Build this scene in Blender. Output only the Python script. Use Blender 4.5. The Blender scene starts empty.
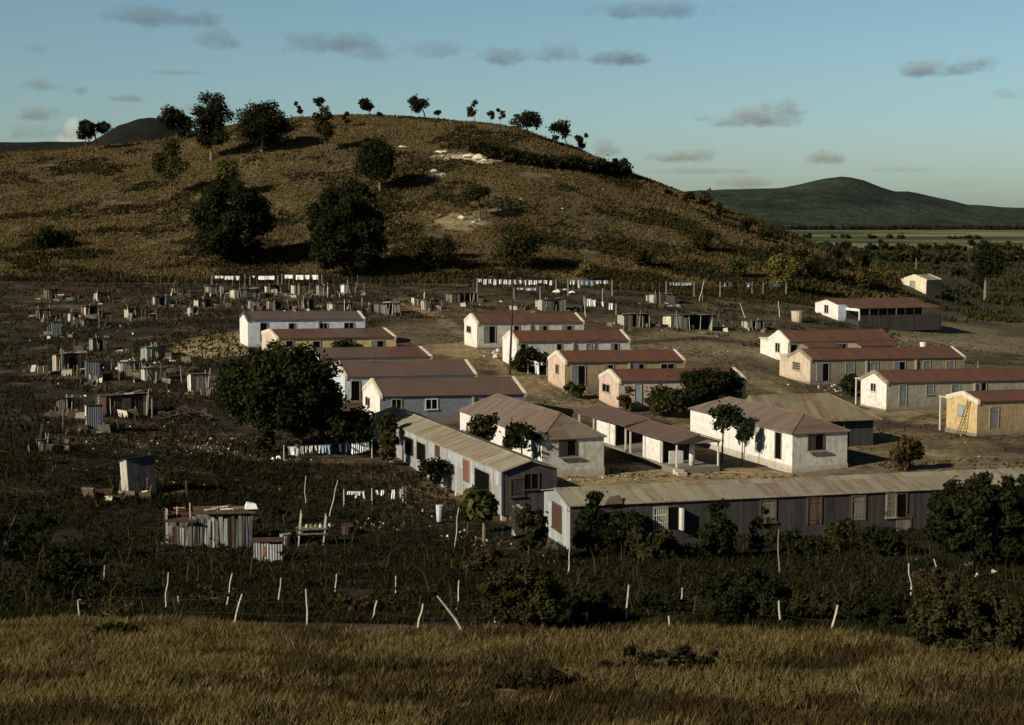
import bpy, math, random
import numpy as np
from mathutils import Vector
random.seed(7); rng = np.random.default_rng(7)
R = math.radians
sc = bpy.context.scene
COL = sc.collection

# ------------------------------------------------------------------ camera model
F = 1600.0; H = 20.0; W_, H_ = 1024, 725
PITCH = math.atan((H_/2-222)/F)
CP, SP = math.cos(PITCH), math.sin(PITCH)
def slope(py):                      # (z-H)/Y seen at picture row py
    t = (H_/2-py)/F
    return (t*CP-SP)/(CP+t*SP)
def proj(X, Y, Z):
    d = Y*CP-(Z-H)*SP
    return W_/2+F*X/d, H_/2-F*(Y*SP+(Z-H)*CP)/d
def sx(px, py):                     # X/Y of a ray
    m = slope(py)
    return (px-W_/2)/F*(CP-m*SP)

# ------------------------------------------------------------------ noise
_tab = rng.random((256, 256))
def vnoise(x, y):
    xi = np.floor(x).astype(int); yi = np.floor(y).astype(int)
    fx = x-xi; fy = y-yi; fx = fx*fx*(3-2*fx); fy = fy*fy*(3-2*fy)
    a = _tab[xi % 256, yi % 256]; b = _tab[(xi+1) % 256, yi % 256]
    c = _tab[xi % 256, (yi+1) % 256]; d = _tab[(xi+1) % 256, (yi+1) % 256]
    return (a*(1-fx)+b*fx)*(1-fy)+(c*(1-fx)+d*fx)*fy
def fbm(x, y, o=4):
    s = 0; a = .5
    for i in range(o):
        s = s+a*vnoise(x+17.3*i, y+9.1*i); x = x*2.03; y = y*2.03; a *= .5
    return s
def sstep(a, b, x):
    t = np.clip((x-a)/(b-a), 0, 1); return t*t*(3-2*t)

# ------------------------------------------------------------------ terrain
ROWS = np.array([-40, 20, 35, 52, 62, 78, 97, 115, 130, 160, 190, 230, 290, 400, 700, 3000, 40000.])
COLS = np.array([-300, 28, 250, 480, 620, 780, 900, 1010, 1300.])
ZT = np.array([  # rows x cols

 [18.3]*9, [11.6]*9, [9]*9, [6.7]*9, [4.6]*9, [2.3]*9,
 [1.2, 1.0, .2, 0, 0, 0, .2, .4, .4],
 [2.2, 2.0, .6, 0, 0, 0, .3, .6, .6],
 [3, 2.8, 1.2, .5, 0, -.1, .3, .6, .6],
 [3.4, 3.2, 2.8, 2.3, 1.2, 0, 0, .2, .2],
 [3.8, 3.5, 5, 4.8, 3.0, .6, 0, 0, 0],
 [5, 4.8, 6.4, 6.2, 4.6, 2.2, .8, 0, 0],
 [10, 9.5, 9, 9, 8, 6, 2.4, .3, 0],
 [12, 11, 10, 10, 9, 6, 1.5, 0, 0],
 [12, 11, 10, 9, 8, 4, 0, 0, 0], [0]*9, [0]*9])
CR_X = np.array([-400, -200, 28, 60, 100, 130, 160, 200, 230, 260, 300, 350, 400, 450, 500, 530, 560, 590, 620, 660, 700, 740, 780, 820, 860, 910, 960])
CR_Y = np.array([190, 170, 152, 152, 149, 146, 142, 134, 127, 121, 117.5, 115.5, 118, 121, 127, 134, 145, 156, 170, 185, 199, 216, 233, 249, 262, 276, 292.])
def lerp_rows(Y, vals_by_row):      # vals_by_row: (nr, n) -> smooth interpolation in Y (monotone cubic-ish)
    i = np.clip(np.searchsorted(ROWS, Y)-1, 0, len(ROWS)-2)
    t = (Y-ROWS[i])/(ROWS[i+1]-ROWS[i]); k = np.arange(len(Y))
    sl = np.diff(vals_by_row, axis=0)/np.diff(ROWS)[:, None]
    m = np.zeros_like(vals_by_row); m[0] = sl[0]; m[-1] = sl[-1]
    a, b = sl[:-1], sl[1:]
    m[1:-1] = np.where(a*b > 0, 2*a*b/np.where(a+b == 0, 1, a+b), 0)
    h = ROWS[i+1]-ROWS[i]
    y0 = vals_by_row[i, k]; y1 = vals_by_row[i+1, k]; m0 = m[i, k]*h; m1 = m[i+1, k]*h
    return (2*t**3-3*t**2+1)*y0+(t**3-2*t**2+t)*m0+(-2*t**3+3*t**2)*y1+(t**3-t**2)*m1
def terrain(X, Y, rough=True):
    X = np.atleast_1d(np.asarray(X, float)); Y = np.atleast_1d(np.asarray(Y, float))
    sh = X.shape; X = X.ravel(); Y = Y.ravel()
    px = 512+F*X/np.maximum(Y, 25)
    cols = np.array([np.interp(px, COLS, ZT[r]) for r in range(len(ROWS))])
    z = lerp_rows(Y, cols)
    # the big hill
    cy = np.interp(px, CR_X, CR_Y)
    Yc = np.interp(px, [-300, 100, 350, 560, 700, 860, 960], [470, 440, 430, 410, 395, 380, 370])
    Yf = np.interp(px, [-300, 100, 450, 780, 960], [285, 285, 285, 300, 320])
    m = slope(cy)
    zb = np.interp(px, COLS, ZT[13])
    dz = np.maximum(0, H+Yc*m-zb)
    fade = 1-sstep(900, 1000, px)
    t = (Y-Yf)/(Yc-Yf)
    up = np.where(t < 1, .45*t+.55*(.5-.5*np.cos(np.pi*np.clip(t, 0, 1))), 1)
    # rounded crest
    up = np.where(t > .8, 1-(1-np.minimum(t, 1))**2*((1-(.45*.8+.55*(.5-.5*math.cos(math.pi*.8))))/.04), up)
    up = np.where(t < 0, 0, np.minimum(up, 1))
    dn = 1-sstep(0, 1, (Y-Yc-15)/260)
    hl = dz*fade*np.where(t < 1, up, dn)
    # terrace shoulders
    z = z+hl
    if rough:
        k = sstep(280, 330, Y)*(1-sstep(900, 1500, Y))
        z = z+k*1.6*(fbm(X/22, Y/22)-.47)*np.clip(hl/12, 0, 1)+k*.5*(fbm(X/4, Y/4, 3)-.45)*np.clip(hl/6, 0, 1)
        near = (1-sstep(240, 300, Y))
        z = z+near*.12*(fbm(X/3, Y/3, 3)-.45)
        left = near*(1-sstep(300, 420, px))*sstep(100, 120, Y)
        z = z+left*.5*(fbm(X/9, Y/9, 3)-.45)
    return z.reshape(sh)
_YS = np.geomspace(28, 9000, 5000)
def gp(px, py):
    m = slope(py); s = sx(px, py)
    zr = H+_YS*m; zt = terrain(s*_YS, _YS)
    d = zr-zt; i = np.where(d <= 0)[0]
    i = i[i > 0]
    if len(i) == 0:
        c = int(np.argmin(np.where((_YS > 300) & (_YS < 500), d, 1e9))); Y = _YS[c]
        return Vector((s*Y, Y, float(zt[c])))
    k = i[0]; a = d[k-1]/(d[k-1]-d[k]); Y = _YS[k-1]+a*(_YS[k]-_YS[k-1])
    return Vector((s*Y, Y, float(terrain(s*Y, Y)[0])))
def gz(x, y): return float(terrain(x, y)[0])
def ppm(y): return F/(y)            # pixels per metre at distance y

# ------------------------------------------------------------------ node materials
def srgb(r, g, b):
    f = lambda c: (c/255/12.92) if c/255 <= .04045 else ((c/255+.055)/1.055)**2.4
    return (f(r), f(g), f(b), 1)
def C4(c): return tuple(c)+(1,) if len(c) == 3 else tuple(c)
class NT:
    def __init__(s, name):
        s.m = bpy.data.materials.new(name); s.m.use_nodes = True; s.t = s.m.node_tree; s.n = s.t.nodes; s.l = s.t.links
        s.b = s.n['Principled BSDF']; s.b.inputs['Specular IOR Level'].default_value = .2
        s.tc = s.n.new('ShaderNodeTexCoord')
    def new(s, t, **k):
        n = s.n.new(t)
        for a, v in k.items(): setattr(n, a, v)
        return n
    def inp(s, sock, v):
        if hasattr(v, 'links') or isinstance(v, bpy.types.NodeSocket): s.l.new(v, sock)
        else: sock.default_value = v
    def noise(s, scale, detail=4, vec=None, rough=.6):
        n = s.new('ShaderNodeTexNoise'); n.inputs['Scale'].default_value = scale
        n.inputs['Detail'].default_value = detail; n.inputs['Roughness'].default_value = rough
        s.l.new(vec if vec else s.tc.outputs['Object'], n.inputs['Vector']); return n.outputs['Fac']
    def ramp(s, fac, stops):
        n = s.new('ShaderNodeValToRGB'); s.l.new(fac, n.inputs[0]); e = n.color_ramp.elements
        while len(e) < len(stops): e.new(.5)
        for i, (p, c) in enumerate(stops):
            e[i].position = p; e[i].color = C4(c) if hasattr(c, '__len__') else (c, c, c, 1)
        return n.outputs[0]
    def mix(s, f, a, b, mode='MIX'):
        n = s.new('ShaderNodeMix', data_type='RGBA', blend_type=mode)
        s.inp(n.inputs[0], f); s.inp(n.inputs[6], a); s.inp(n.inputs[7], b); return n.outputs[2]
    def math(s, op, a, b=0.0):
        n = s.new('ShaderNodeMath', operation=op); s.inp(n.inputs[0], a); s.inp(n.inputs[1], b); return n.outputs[0]
    def sep(s, vec=None):
        n = s.new('ShaderNodeSeparateXYZ'); s.l.new(vec if vec else s.tc.outputs['Object'], n.inputs[0]); return n.outputs
    def comb(s, x, y=0.0, z=0.0):
        n = s.new('ShaderNodeCombineXYZ'); s.inp(n.inputs[0], x); s.inp(n.inputs[1], y); s.inp(n.inputs[2], z); return n.outputs[0]
    def wn(s, vec):
        n = s.new('ShaderNodeTexWhiteNoise', noise_dimensions='3D'); s.l.new(vec, n.inputs['Vector']); return n.outputs['Value']
    def bump(s, h, strength=.5, dist=.05):
        n = s.new('ShaderNodeBump'); n.inputs['Strength'].default_value = strength; n.inputs['Distance'].default_value = dist
        s.l.new(h, n.inputs['Height']); s.l.new(n.outputs[0], s.b.inputs['Normal'])
    def done(s, col, rough=.85, metal=0.):
        s.inp(s.b.inputs['Base Color'], col if isinstance(col, bpy.types.NodeSocket) else C4(col))
        s.b.inputs['Roughness'].default_value = rough; s.b.inputs['Metallic'].default_value = metal
        return s.m
def plain(name, c, v=.35, scale=6, rough=.85):
    t = NT(name); f = t.noise(scale); c = C4(c)
    d = tuple(x*(1-v) for x in c[:3])+(1,); l = tuple(min(1, x*(1+v*.6)) for x in c[:3])+(1,)
    return t.done(t.ramp(f, [(.3, d), (.7, l)]), rough)
def plaster(name, c, stain, amt=.5):
    t = NT(name); c = C4(c)
    xyz = t.sep()
    f = t.noise(2.2, 5); g = t.noise(.7, 3)
    v = t.new('ShaderNodeMapping'); v.inputs['Scale'].default_value = (3, 3, .35); t.l.new(t.tc.outputs['Object'], v.inputs[0])
    st = t.noise(1.6, 4, v.outputs[0])
    base = t.mix(t.ramp(f, [(.35, 0.), (.68, 1.)]), c, tuple(x*.70 for x in c[:3])+(1,))
    base = t.mix(t.math('MULTIPLY', t.ramp(t.noise(.55, 6, None, .75), [(.52, 0.), (.60, 1.)]), amt*.55), base, C4(stain))
    base = t.mix(t.math('MULTIPLY', t.ramp(st, [(.46, 0.), (.66, 1.)]), amt), base, C4(stain))
    low = t.ramp(t.math('ADD', t.math('MULTIPLY', xyz[2], .45), t.math('MULTIPLY', g, .5)), [(.32, 1.), (.62, 0.)])
    base = t.mix(t.math('MULTIPLY', low, amt*1.1), base, C4(stain))
    sp = t.ramp(t.noise(6, 4), [(.60, 0.), (.68, 1.)])
    base = t.mix(t.math('MULTIPLY', sp, amt*.6), base, tuple(x*.55 for x in stain[:3])+(1,))
    t.bump(t.noise(14, 4), .5, .03)
    return t.done(base, .92)
def sheets(name, c, c2, rust, rustamt=.5, pitch=.76, corr=.152, axis='x', rough=.6):
    """corrugated sheets running down the slope; seams every pitch"""
    t = NT(name); o = t.sep()
    u = o[0] if axis == 'x' else t.math('ADD', o[0], o[1])
    sid = t.math('FLOOR', t.math('DIVIDE', u, pitch))
    row = t.math('FLOOR', t.math('DIVIDE', o[1] if axis == 'x' else o[2], 2.3))
    r1 = t.wn(t.comb(sid, row, 3.)); r2 = t.wn(t.comb(sid, row, 11.))
    base = t.mix(r1, C4(c), C4(c2))
    v = t.new('ShaderNodeMapping'); v.inputs['Scale'].default_value = (2.5, .35, .35) if axis == 'x' else (2.5, 2.5, .35)
    t.l.new(t.tc.outputs['Object'], v.inputs[0])
    n = t.noise(1.0, 6, v.outputs[0], .7)
    rf = t.ramp(t.math('ADD', t.math('MULTIPLY', n, .9), t.math('MULTIPLY', r2, .22)), [(.76-rustamt*.35, 0.), (.90-rustamt*.3, 1.)])
    base = t.mix(t.math('MULTIPLY', rf, .85), base, C4(rust))
    n3 = t.noise(5, 4)
    base = t.mix(t.math('MULTIPLY', t.ramp(n3, [(.45, 0.), (.75, 1.)]), .45), base, tuple(x*.55 for x in c2[:3])+(1,))
    fr = t.math('FRACT', t.math('DIVIDE', u, pitch))
    seam = t.ramp(fr, [(0., 1.), (.05, 0.)])
    base = t.mix(t.math('MULTIPLY', seam, .6), base, tuple(x*.35 for x in rust[:3])+(1,))
    w = t.math('SINE', t.math('MULTIPLY', u, 2*math.pi/corr))
    t.bump(w, .8, .02)
    return t.done(base, rough)
def boards(name, c, c2, width=.2, gap=.5, dirt=(.03, .025, .02), rough=.9, horiz=False):
    t = NT(name); o = t.sep()
    u = o[2] if horiz else t.math('ADD', o[0], o[1])
    sid = t.math('FLOOR', t.math('DIVIDE', u, width))
    r1 = t.wn(t.comb(sid, 5., 2.))
    base = t.mix(r1, C4(c), C4(c2))
    v = t.new('ShaderNodeMapping'); v.inputs['Scale'].default_value = (5, 5, .6); t.l.new(t.tc.outputs['Object'], v.inputs[0])
    base = t.mix(t.math('MULTIPLY', t.ramp(t.noise(2, 6, v.outputs[0]), [(.45, 0.), (.72, 1.)]), .7), base, C4(dirt))
    fr = t.math('FRACT', t.math('DIVIDE', u, width))
    s = t.ramp(fr, [(0., 1.), (.1, 0.)])
    base = t.mix(t.math('MULTIPLY', s, gap), base, C4(dirt))
    t.bump(fr, .4, .02)
    return t.done(base, rough)
def leafmat(name, c, c2, scale=.9, trans=.25):
    t = NT(name)
    g = t.new('ShaderNodeNewGeometry')
    r = g.outputs['Random Per Island']
    f = t.noise(scale, 2, g.outputs['Position'])
    col = t.mix(t.math('ADD', t.math('MULTIPLY', t.math('POWER', r, 1.6), .75), t.math('MULTIPLY', t.ramp(f, [(.35, 0.), (.65, 1.)]), .35)), C4(c), C4(tuple(min(1, x*k_) for x, k_ in zip(c2, (1.45, 1.45, 1.3)))))  # few leaves lightened to paint glints on the foliage
    t.done(col, .75); t.b.inputs['Specular IOR Level'].default_value = .04
    if trans:
        tr = t.new('ShaderNodeBsdfTranslucent'); t.l.new(col, tr.inputs[0])
        mx = t.new('ShaderNodeMixShader'); mx.inputs[0].default_value = trans
        out = t.n['Material Output']; t.l.new(t.b.outputs[0], mx.inputs[1]); t.l.new(tr.outputs[0], mx.inputs[2]); t.l.new(mx.outputs[0], out.inputs[0])
    return t.m

M = {}
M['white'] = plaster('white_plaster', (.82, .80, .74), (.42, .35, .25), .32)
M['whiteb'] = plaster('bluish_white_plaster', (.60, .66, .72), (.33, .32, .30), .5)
M['dimwhite'] = plaster('dimmed_white_plaster', (.62, .61, .54), (.30, .25, .17), .5)  # white plaster dimmed: weaker light on front and end walls put into colour
M['blue'] = plaster('blue_grey_plaster', (.21, .235, .28), (.14, .14, .16), .6)
M['pink'] = plaster('pink_plaster', (.62, .49, .39), (.34, .25, .17), .6)
M['peach'] = plaster('peach_plaster', (.63, .53, .40), (.33, .26, .17), .6)
M['yellow'] = plaster('yellow_plaster', (.60, .46, .22), (.34, .25, .13), .55)
M['ochre'] = plaster('ochre_plaster', (.40, .31, .17), (.20, .15, .09), .7)
M['brownst'] = plaster('brown_stucco', (.30, .25, .17), (.14, .11, .075), .7)
M['greyst'] = plaster('grey_stucco', (.36, .335, .26), (.17, .15, .11), .7)
M['cream'] = plaster('cream_coping', (.72, .66, .50), (.36, .30, .18), .4)
M['cement'] = plaster('cement', (.26, .24, .20), (.15, .13, .10), .5)
M['redroof'] = sheets('red_roof', (.168, .074, .044), (.112, .057, .038), (.085, .060, .047), .62, .9, .2)
M['brownroof'] = sheets('brown_roof', (.145, .098, .075), (.115, .082, .066), (.14, .072, .045), .5, .9, .2)
M['mixroof'] = sheets('patched_roof', (.13, .10, .083), (.10, .082, .07), (.15, .07, .045), .5, .9, .2)
M['greyroof'] = sheets('grey_brown_roof', (.20, .165, .125), (.155, .125, .095), (.15, .085, .055), .58, .76, .152)
M['tanroof'] = sheets('weathered_tin_roof', (.36, .33, .24), (.28, .255, .185), (.20, .125, .07), .60, .76, .152)
M['rustroof'] = sheets('rusty_tin_roof', (.25, .23, .15), (.19, .17, .11), (.17, .075, .035), .6, .76, .152)
M['tinwall'] = sheets('pale_tin_wall', (.42, .46, .46), (.26, .29, .30), (.26, .13, .08), .45, .7, .152, 'xy', .7)
M['darkwall'] = boards('dark_board_wall', (.062, .058, .052), (.034, .032, .031), .22, .7, (.015, .013, .012))
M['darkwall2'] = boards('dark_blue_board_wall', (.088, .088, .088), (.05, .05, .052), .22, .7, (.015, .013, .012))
M['tinblue'] = sheets('blue_tin', (.15, .175, .20), (.08, .09, .105), (.16, .09, .05), .15, .5, .18, 'xy', .6)
M['tinpale'] = sheets('pale_tin', (.38, .42, .40), (.20, .22, .21), (.2, .08, .04), .35, .6, .15, 'xy', .6)
M['rusttin'] = sheets('rusted_tin', (.085, .045, .03), (.05, .032, .025), (.13, .06, .03), .6, .6, .15, 'xy', .8)
M['greyboard'] = boards('grey_boards', (.22, .20, .16), (.11, .10, .08), .16, .6)
M['paleboard'] = boards('pale_boards', (.55, .52, .42), (.34, .32, .26), .2, .5, (.15, .12, .08))
M['brownboard'] = boards('brown_boards', (.13, .085, .05), (.07, .048, .03), .18, .6)
M['greenboard'] = boards('green_grey_boards', (.32, .36, .28), (.18, .2, .16), .2, .5, (.08, .08, .05))
M['bluedoor'] = boards('blue_grey_door_paint', (.19, .21, .21), (.14, .16, .165), .15, .4)
M['lightblue'] = boards('light_blue_door_paint', (.36, .44, .46), (.30, .37, .39), .15, .3)
M['reddoor'] = boards('red_brown_door_paint', (.24, .09, .055), (.17, .07, .045), .15, .4)
M['dark'] = plain('dark_interior', (.006, .006, .006), .2, rough=1.)  # black panels in openings stand for the unlit rooms behind
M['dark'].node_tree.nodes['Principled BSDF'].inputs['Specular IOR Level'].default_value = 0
M['frame'] = plain('weathered_frame', (.30, .27, .21), .3)
M['whiteframe'] = plain('white_frame', (.62, .6, .52), .2)
M['pole'] = plain('dark_pole', (.045, .032, .024), .3)
M['post'] = plain('grey_post', (.46, .42, .34), .35, 9)
M['bark'] = plain('bark', (.085, .065, .045), .4, 4)
M['palebark'] = plain('pale_bark', (.20, .165, .115), .35, 4)
M['cloth'] = plain('white_cloth', (.86, .86, .83), .12, 3)
M['clothb'] = plain('pale_blue_cloth', (.36, .50, .56), .2, 3)
M['clothd'] = plain('dark_blue_cloth', (.04, .055, .10), .3, 3)
M['clotht'] = plain('cream_cloth', (.6, .55, .42), .2, 3)
M['skin'] = plain('brown_skin', (.14, .075, .045), .1)
M['hair'] = plain('black_hair', (.01, .009, .008), .1)
M['rock'] = plain('limestone', (.62, .54, .40), .4, 2)
M['orange'] = plain('rusty_metal', (.30, .10, .04), .4, 4)
M['rust_scrap'] = plain('rusty_scrap', (.16, .06, .03), .4, 4)
M['wire'] = plain('wire', (.02, .018, .016), .2)
M['hillmat'] = None
LEAF = {
 'dark': leafmat('dark_leaves', (.006, .008, .003), (.024, .027, .009), .8),
 'mango': leafmat('mango_leaves', (.005, .007, .003), (.030, .033, .010), .9),
 'olive': leafmat('olive_leaves', (.013, .015, .006), (.046, .044, .015), .8),
 'hill': leafmat('hill_tree_leaves', (.007, .008, .004), (.026, .026, .010), .5),
 'light': leafmat('light_green_leaves', (.035, .042, .012), (.085, .088, .026), .6),
 'yell': leafmat('yellow_green_leaves', (.06, .055, .015), (.14, .12, .03), .6),
 'weed': leafmat('dark_weed_leaves', (.009, .0075, .004), (.030, .024, .010), .5),
 'brown': leafmat('brown_scrub', (.028, .022, .010), (.075, .055, .022), .5),
}

# ------------------------------------------------------------------ mesh helpers
def link(o, parent=None):
    COL.objects.link(o)
    if parent: o.parent = parent
    return o
def npmesh(name, V, Fc, mats, midx=None, smooth=False):
    """V (n,3), Fc (m,k)"""
    me = bpy.data.meshes.new(name); V = np.asarray(V, np.float32); Fc = np.asarray(Fc, np.int32)
    m, k = Fc.shape
    me.vertices.add(len(V)); me.vertices.foreach_set('co', V.ravel())
    me.loops.add(m*k); me.loops.foreach_set('vertex_index', Fc.ravel())
    me.polygons.add(m); me.polygons.foreach_set('loop_start', np.arange(0, m*k, k, dtype=np.int32))
    me.polygons.foreach_set('loop_total', np.full(m, k, np.int32))
    for x in mats: me.materials.append(x)
    if midx is not None: me.polygons.foreach_set('material_index', np.asarray(midx, np.int32))
    if smooth: me.polygons.foreach_set('use_smooth', np.ones(m, bool))
    me.update(calc_edges=True); me.validate(); return me
class MB:
    def __init__(s): s.v = []; s.f = []; s.mi = []; s.mats = []
    def _m(s, m):
        if m not in s.mats: s.mats.append(m)
        return s.mats.index(m)
    def poly(s, pts, m=None):
        i = len(s.v); s.v += [tuple(p) for p in pts]; s.f.append(tuple(range(i, i+len(pts)))); s.mi.append(s._m(m))
    def hexa(s, p, m=None):     # p: 8 points, bottom 0-3 ccw, top 4-7
        i = len(s.v); s.v += [tuple(q) for q in p]
        for f in ((3, 2, 1, 0), (4, 5, 6, 7), (0, 1, 5, 4), (1, 2, 6, 5), (2, 3, 7, 6), (3, 0, 4, 7)):
            s.f.append(tuple(i+k for k in f)); s.mi.append(s._m(m))
    def box(s, x0, x1, y0, y1, z0, z1, m=None):
        s.hexa([(x0, y0, z0), (x1, y0, z0), (x1, y1, z0), (x0, y1, z0), (x0, y0, z1), (x1, y0, z1), (x1, y1, z1), (x0, y1, z1)], m)
    def extr(s, pts, d, m=None):    # extrude planar polygon by vector d
        i = len(s.v); n = len(pts); d = Vector(d)
        s.v += [tuple(p) for p in pts]+[tuple(Vector(p)+d) for p in pts]
        s.f.append(tuple(i+k for k in range(n))[::-1]); s.f.append(tuple(i+n+k for k in range(n)))
        for k in range(n): s.f.append((i+k, i+(k+1) % n, i+n+(k+1) % n, i+n+k))
        s.mi += [s._m(m)]*(n+2)
    def tube(s, pts, rads, n=6, m=None):
        pts = [Vector(p) for p in pts]; i0 = len(s.v)
        for k, p in enumerate(pts):
            a = pts[max(k-1, 0)]; b = pts[min(k+1, len(pts)-1)]; d = (b-a).normalized()
            q = d.cross(Vector((.3, .9, .1)) if abs(d.y) < .8 else Vector((1, 0, 0))).normalized(); r = d.cross(q)
            for j in range(n):
                an = 2*math.pi*j/n; s.v.append(tuple(p+(q*math.cos(an)+r*math.sin(an))*rads[k]))
        for k in range(len(pts)-1):
            for j in range(n):
                a = i0+k*n+j; b = i0+k*n+(j+1) % n; s.f.append((a, b, b+n, a+n)); s.mi.append(s._m(m))
        s.f.append(tuple(i0+j for j in range(n))[::-1]); s.mi.append(s._m(m))
        e = i0+(len(pts)-1)*n; s.f.append(tuple(e+j for j in range(n))); s.mi.append(s._m(m))
    def build(s, name, mat=None, parent=None, loc=None, smooth=False):
        me = bpy.data.meshes.new(name); me.from_pydata(s.v, [], s.f)
        mats = [mat if x is None else x for x in s.mats] or [mat]
        for x in mats: me.materials.append(x)
        me.polygons.foreach_set('material_index', s.mi)
        if smooth: me.polygons.foreach_set('use_smooth', [True]*len(s.f))
        me.update(); o = bpy.data.objects.new(name, me); link(o, parent)
        if loc is not None: o.location = loc
        return o
def tag(o, label, cat, group=None, kind=None):
    if label: o['label'] = label
    if cat: o['category'] = cat
    if group: o['group'] = group
    if kind: o['kind'] = kind
    return o
def thing(name, label, cat, loc=(0, 0, 0), rz=0, group=None):
    o = bpy.data.objects.new(name, None); link(o); o.location = loc; o.rotation_euler = (0, 0, rz); o.empty_display_size = .5
    return tag(o, label, cat, group)
def structure(name, o): o['kind'] = 'structure'; return o

# ------------------------------------------------------------------ ground
def ground():
    rows = np.concatenate([np.linspace(-38, 26, 14), np.geomspace(28, 700, 640), np.geomspace(720, 40000, 60)])
    u = np.linspace(-1, 1, 421); u = .46*u+.5*u**5
    Y = np.repeat(rows, len(u)); X = np.tile(u, len(rows))*(Y+60)
    Z = terrain(X, Y)
    far = sstep(9000, 40000, Y); Z = Z-far*2
    V = np.stack([X, Y, Z], 1)
    nr, nc = len(rows), len(u)
    i = np.arange(nr-1)[:, None]*nc+np.arange(nc-1)[None]
    Fc = np.stack([i, i+1, i+nc+1, i+nc], -1).reshape(-1, 4)
    t = NT('ground_mat')
    me = npmesh('ground', V, Fc, [t.m], smooth=True)
    # albedo of the soil, dry grass and weeds at each place
    Yq = np.maximum(Y, 26); px, py = proj(X, Yq, Z)
    hill = (np.interp(px, CR_X, CR_Y) < 285)*sstep(285, 300, Y)*(1-sstep(905, 960, px))
    n1 = fbm(X/9+3, Y/9); n2 = fbm(X/3, Y/3+5, 3)
    def c(*a): return np.array(a)
    col = np.zeros((len(X), 3))+c(.15, .112, .056)
    def lay(w, cc): 
        nonlocal col
        col = col*(1-w[:, None])+c(*cc)*w[:, None]
    # village: weedy brown towards the left, bare dirt to the right
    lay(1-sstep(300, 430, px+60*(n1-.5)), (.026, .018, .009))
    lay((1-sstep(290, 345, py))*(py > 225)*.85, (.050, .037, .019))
    lay(sstep(.45, .58, n1)*.75*(px < 1100)*sstep(150, 190, Y), (.055, .046, .022))
    lay(sstep(.47, .56, fbm(X/14+9, Y/5, 3))*.6, (.030, .024, .012))
    lay(sstep(.5, .62, n2)*.35, (.21, .16, .085))
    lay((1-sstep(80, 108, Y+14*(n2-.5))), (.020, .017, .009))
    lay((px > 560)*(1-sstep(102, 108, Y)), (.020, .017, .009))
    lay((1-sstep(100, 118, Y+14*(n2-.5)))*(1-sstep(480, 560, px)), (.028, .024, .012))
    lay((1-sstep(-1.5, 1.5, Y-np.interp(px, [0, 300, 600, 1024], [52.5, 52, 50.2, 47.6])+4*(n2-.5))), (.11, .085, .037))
    # hill: dry grass
    hill = hill*(1-sstep(640, 760, Y))
    lay(np.clip(hill, 0, 1), (.108, .079, .036))
    lay(np.clip(hill, 0, 1)*sstep(.45, .6, n1)*.5, (.055, .045, .02))
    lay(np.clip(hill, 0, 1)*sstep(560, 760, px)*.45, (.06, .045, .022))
    # right-hand plain
    plainw = sstep(300, 360, Y)*(1-np.clip(hill, 0, 1))
    lay(plainw, (.040, .042, .016))
    st = fbm(X/260, Y/70+3, 3)
    wob = 1+.25*(fbm(X/500, Y/900, 3)-.5)
    Yw = Y*wob
    def band(a, b): return sstep(a*.94, a*1.02, Yw)*(1-sstep(b*.96, b*1.04, Yw))
    lay(plainw*sstep(620, 760, Y)*.8, (.045, .050, .018))
    lay(plainw*band(860, 1040)*sstep(.40, .5, st), (.12, .145, .048))
    lay(plainw*band(1230, 1720)*sstep(.33, .45, st), (.17, .20, .068))
    lay(plainw*band(2150, 3900)*sstep(.36, .44, st), (.19, .19, .070))
    lay(plainw*sstep(3950, 4200, Y), (.014, .018, .010))
    # patches given by where they lie
    def spot(x, y, rx, ry, cc, w=1., rag=.5):
        d = ((px-x)/rx)**2+((py-y)/ry)**2+(n2-.47)*2*rag+(n1-.47)*rag
        lay((1-sstep(.6, 1.15, d))*w, cc)
    T = (.31, .24, .125)
    spot(215, 347, 42, 11, T); spot(232, 335, 20, 4, T, .8)
    spot(430, 335, 60, 12, (.15, .12, .065)); spot(470, 350, 60, 8, T, .8); spot(525, 385, 40, 12, T, .7)
    spot(700, 345, 90, 16, (.20, .165, .085)); spot(760, 375, 50, 20, (.16, .13, .07), .8)
    spot(560, 400, 40, 12, (.16, .13, .075)); spot(640, 480, 200, 16, T, .95, .25); spot(900, 462, 130, 16, (.19, .155, .085), .8)
    spot(930, 412, 60, 14, T, .8); spot(930, 335, 75, 14, (.17, .145, .075), .9); spot(985, 345, 50, 10, (.17, .145, .075), .9)
    spot(60, 285, 50, 12, (.06, .032, .018), .9); spot(150, 262, 90, 12, (.07, .045, .022), .6)
    spot(215, 443, 45, 10, (.09, .055, .028), .7); spot(350, 462, 45, 5, (.09, .06, .03), .6); spot(140, 425, 60, 8, (.06, .035, .02), .7)
    def path(pts, wd, cc, w=.8):
        d = np.full(len(X), 1e9)
        for (x0, y0), (x1, y1) in zip(pts[:-1], pts[1:]):
            ax, ay = x1-x0, (y1-y0)*3; t_ = np.clip(((px-x0)*ax+(py-y0)*3*ay)/(ax*ax+ay*ay), 0, 1)
            d = np.minimum(d, np.hypot(px-x0-t_*ax, (py-y0)*3-t_*ay))
        lay((1-sstep(wd*.5, wd*1.3, d+(n2-.47)*wd*1.5))*w, cc)
    path([(400, 300), (440, 318), (480, 345), (520, 385), (560, 402), (640, 420), (700, 430)], 7, (.27, .205, .11))
    path([(60, 305), (120, 312), (175, 322), (235, 345)], 5, (.11, .078, .042)); path([(30, 372), (120, 383), (200, 400), (250, 425), (380, 470)], 5, (.085, .058, .032), .7)
    path([(740, 372), (800, 402), (870, 430), (940, 455), (1020, 470)], 8, (.28, .22, .12)); path([(755, 365), (830, 398), (900, 425), (990, 440)], 5, (.06, .05, .026), .7)
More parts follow.
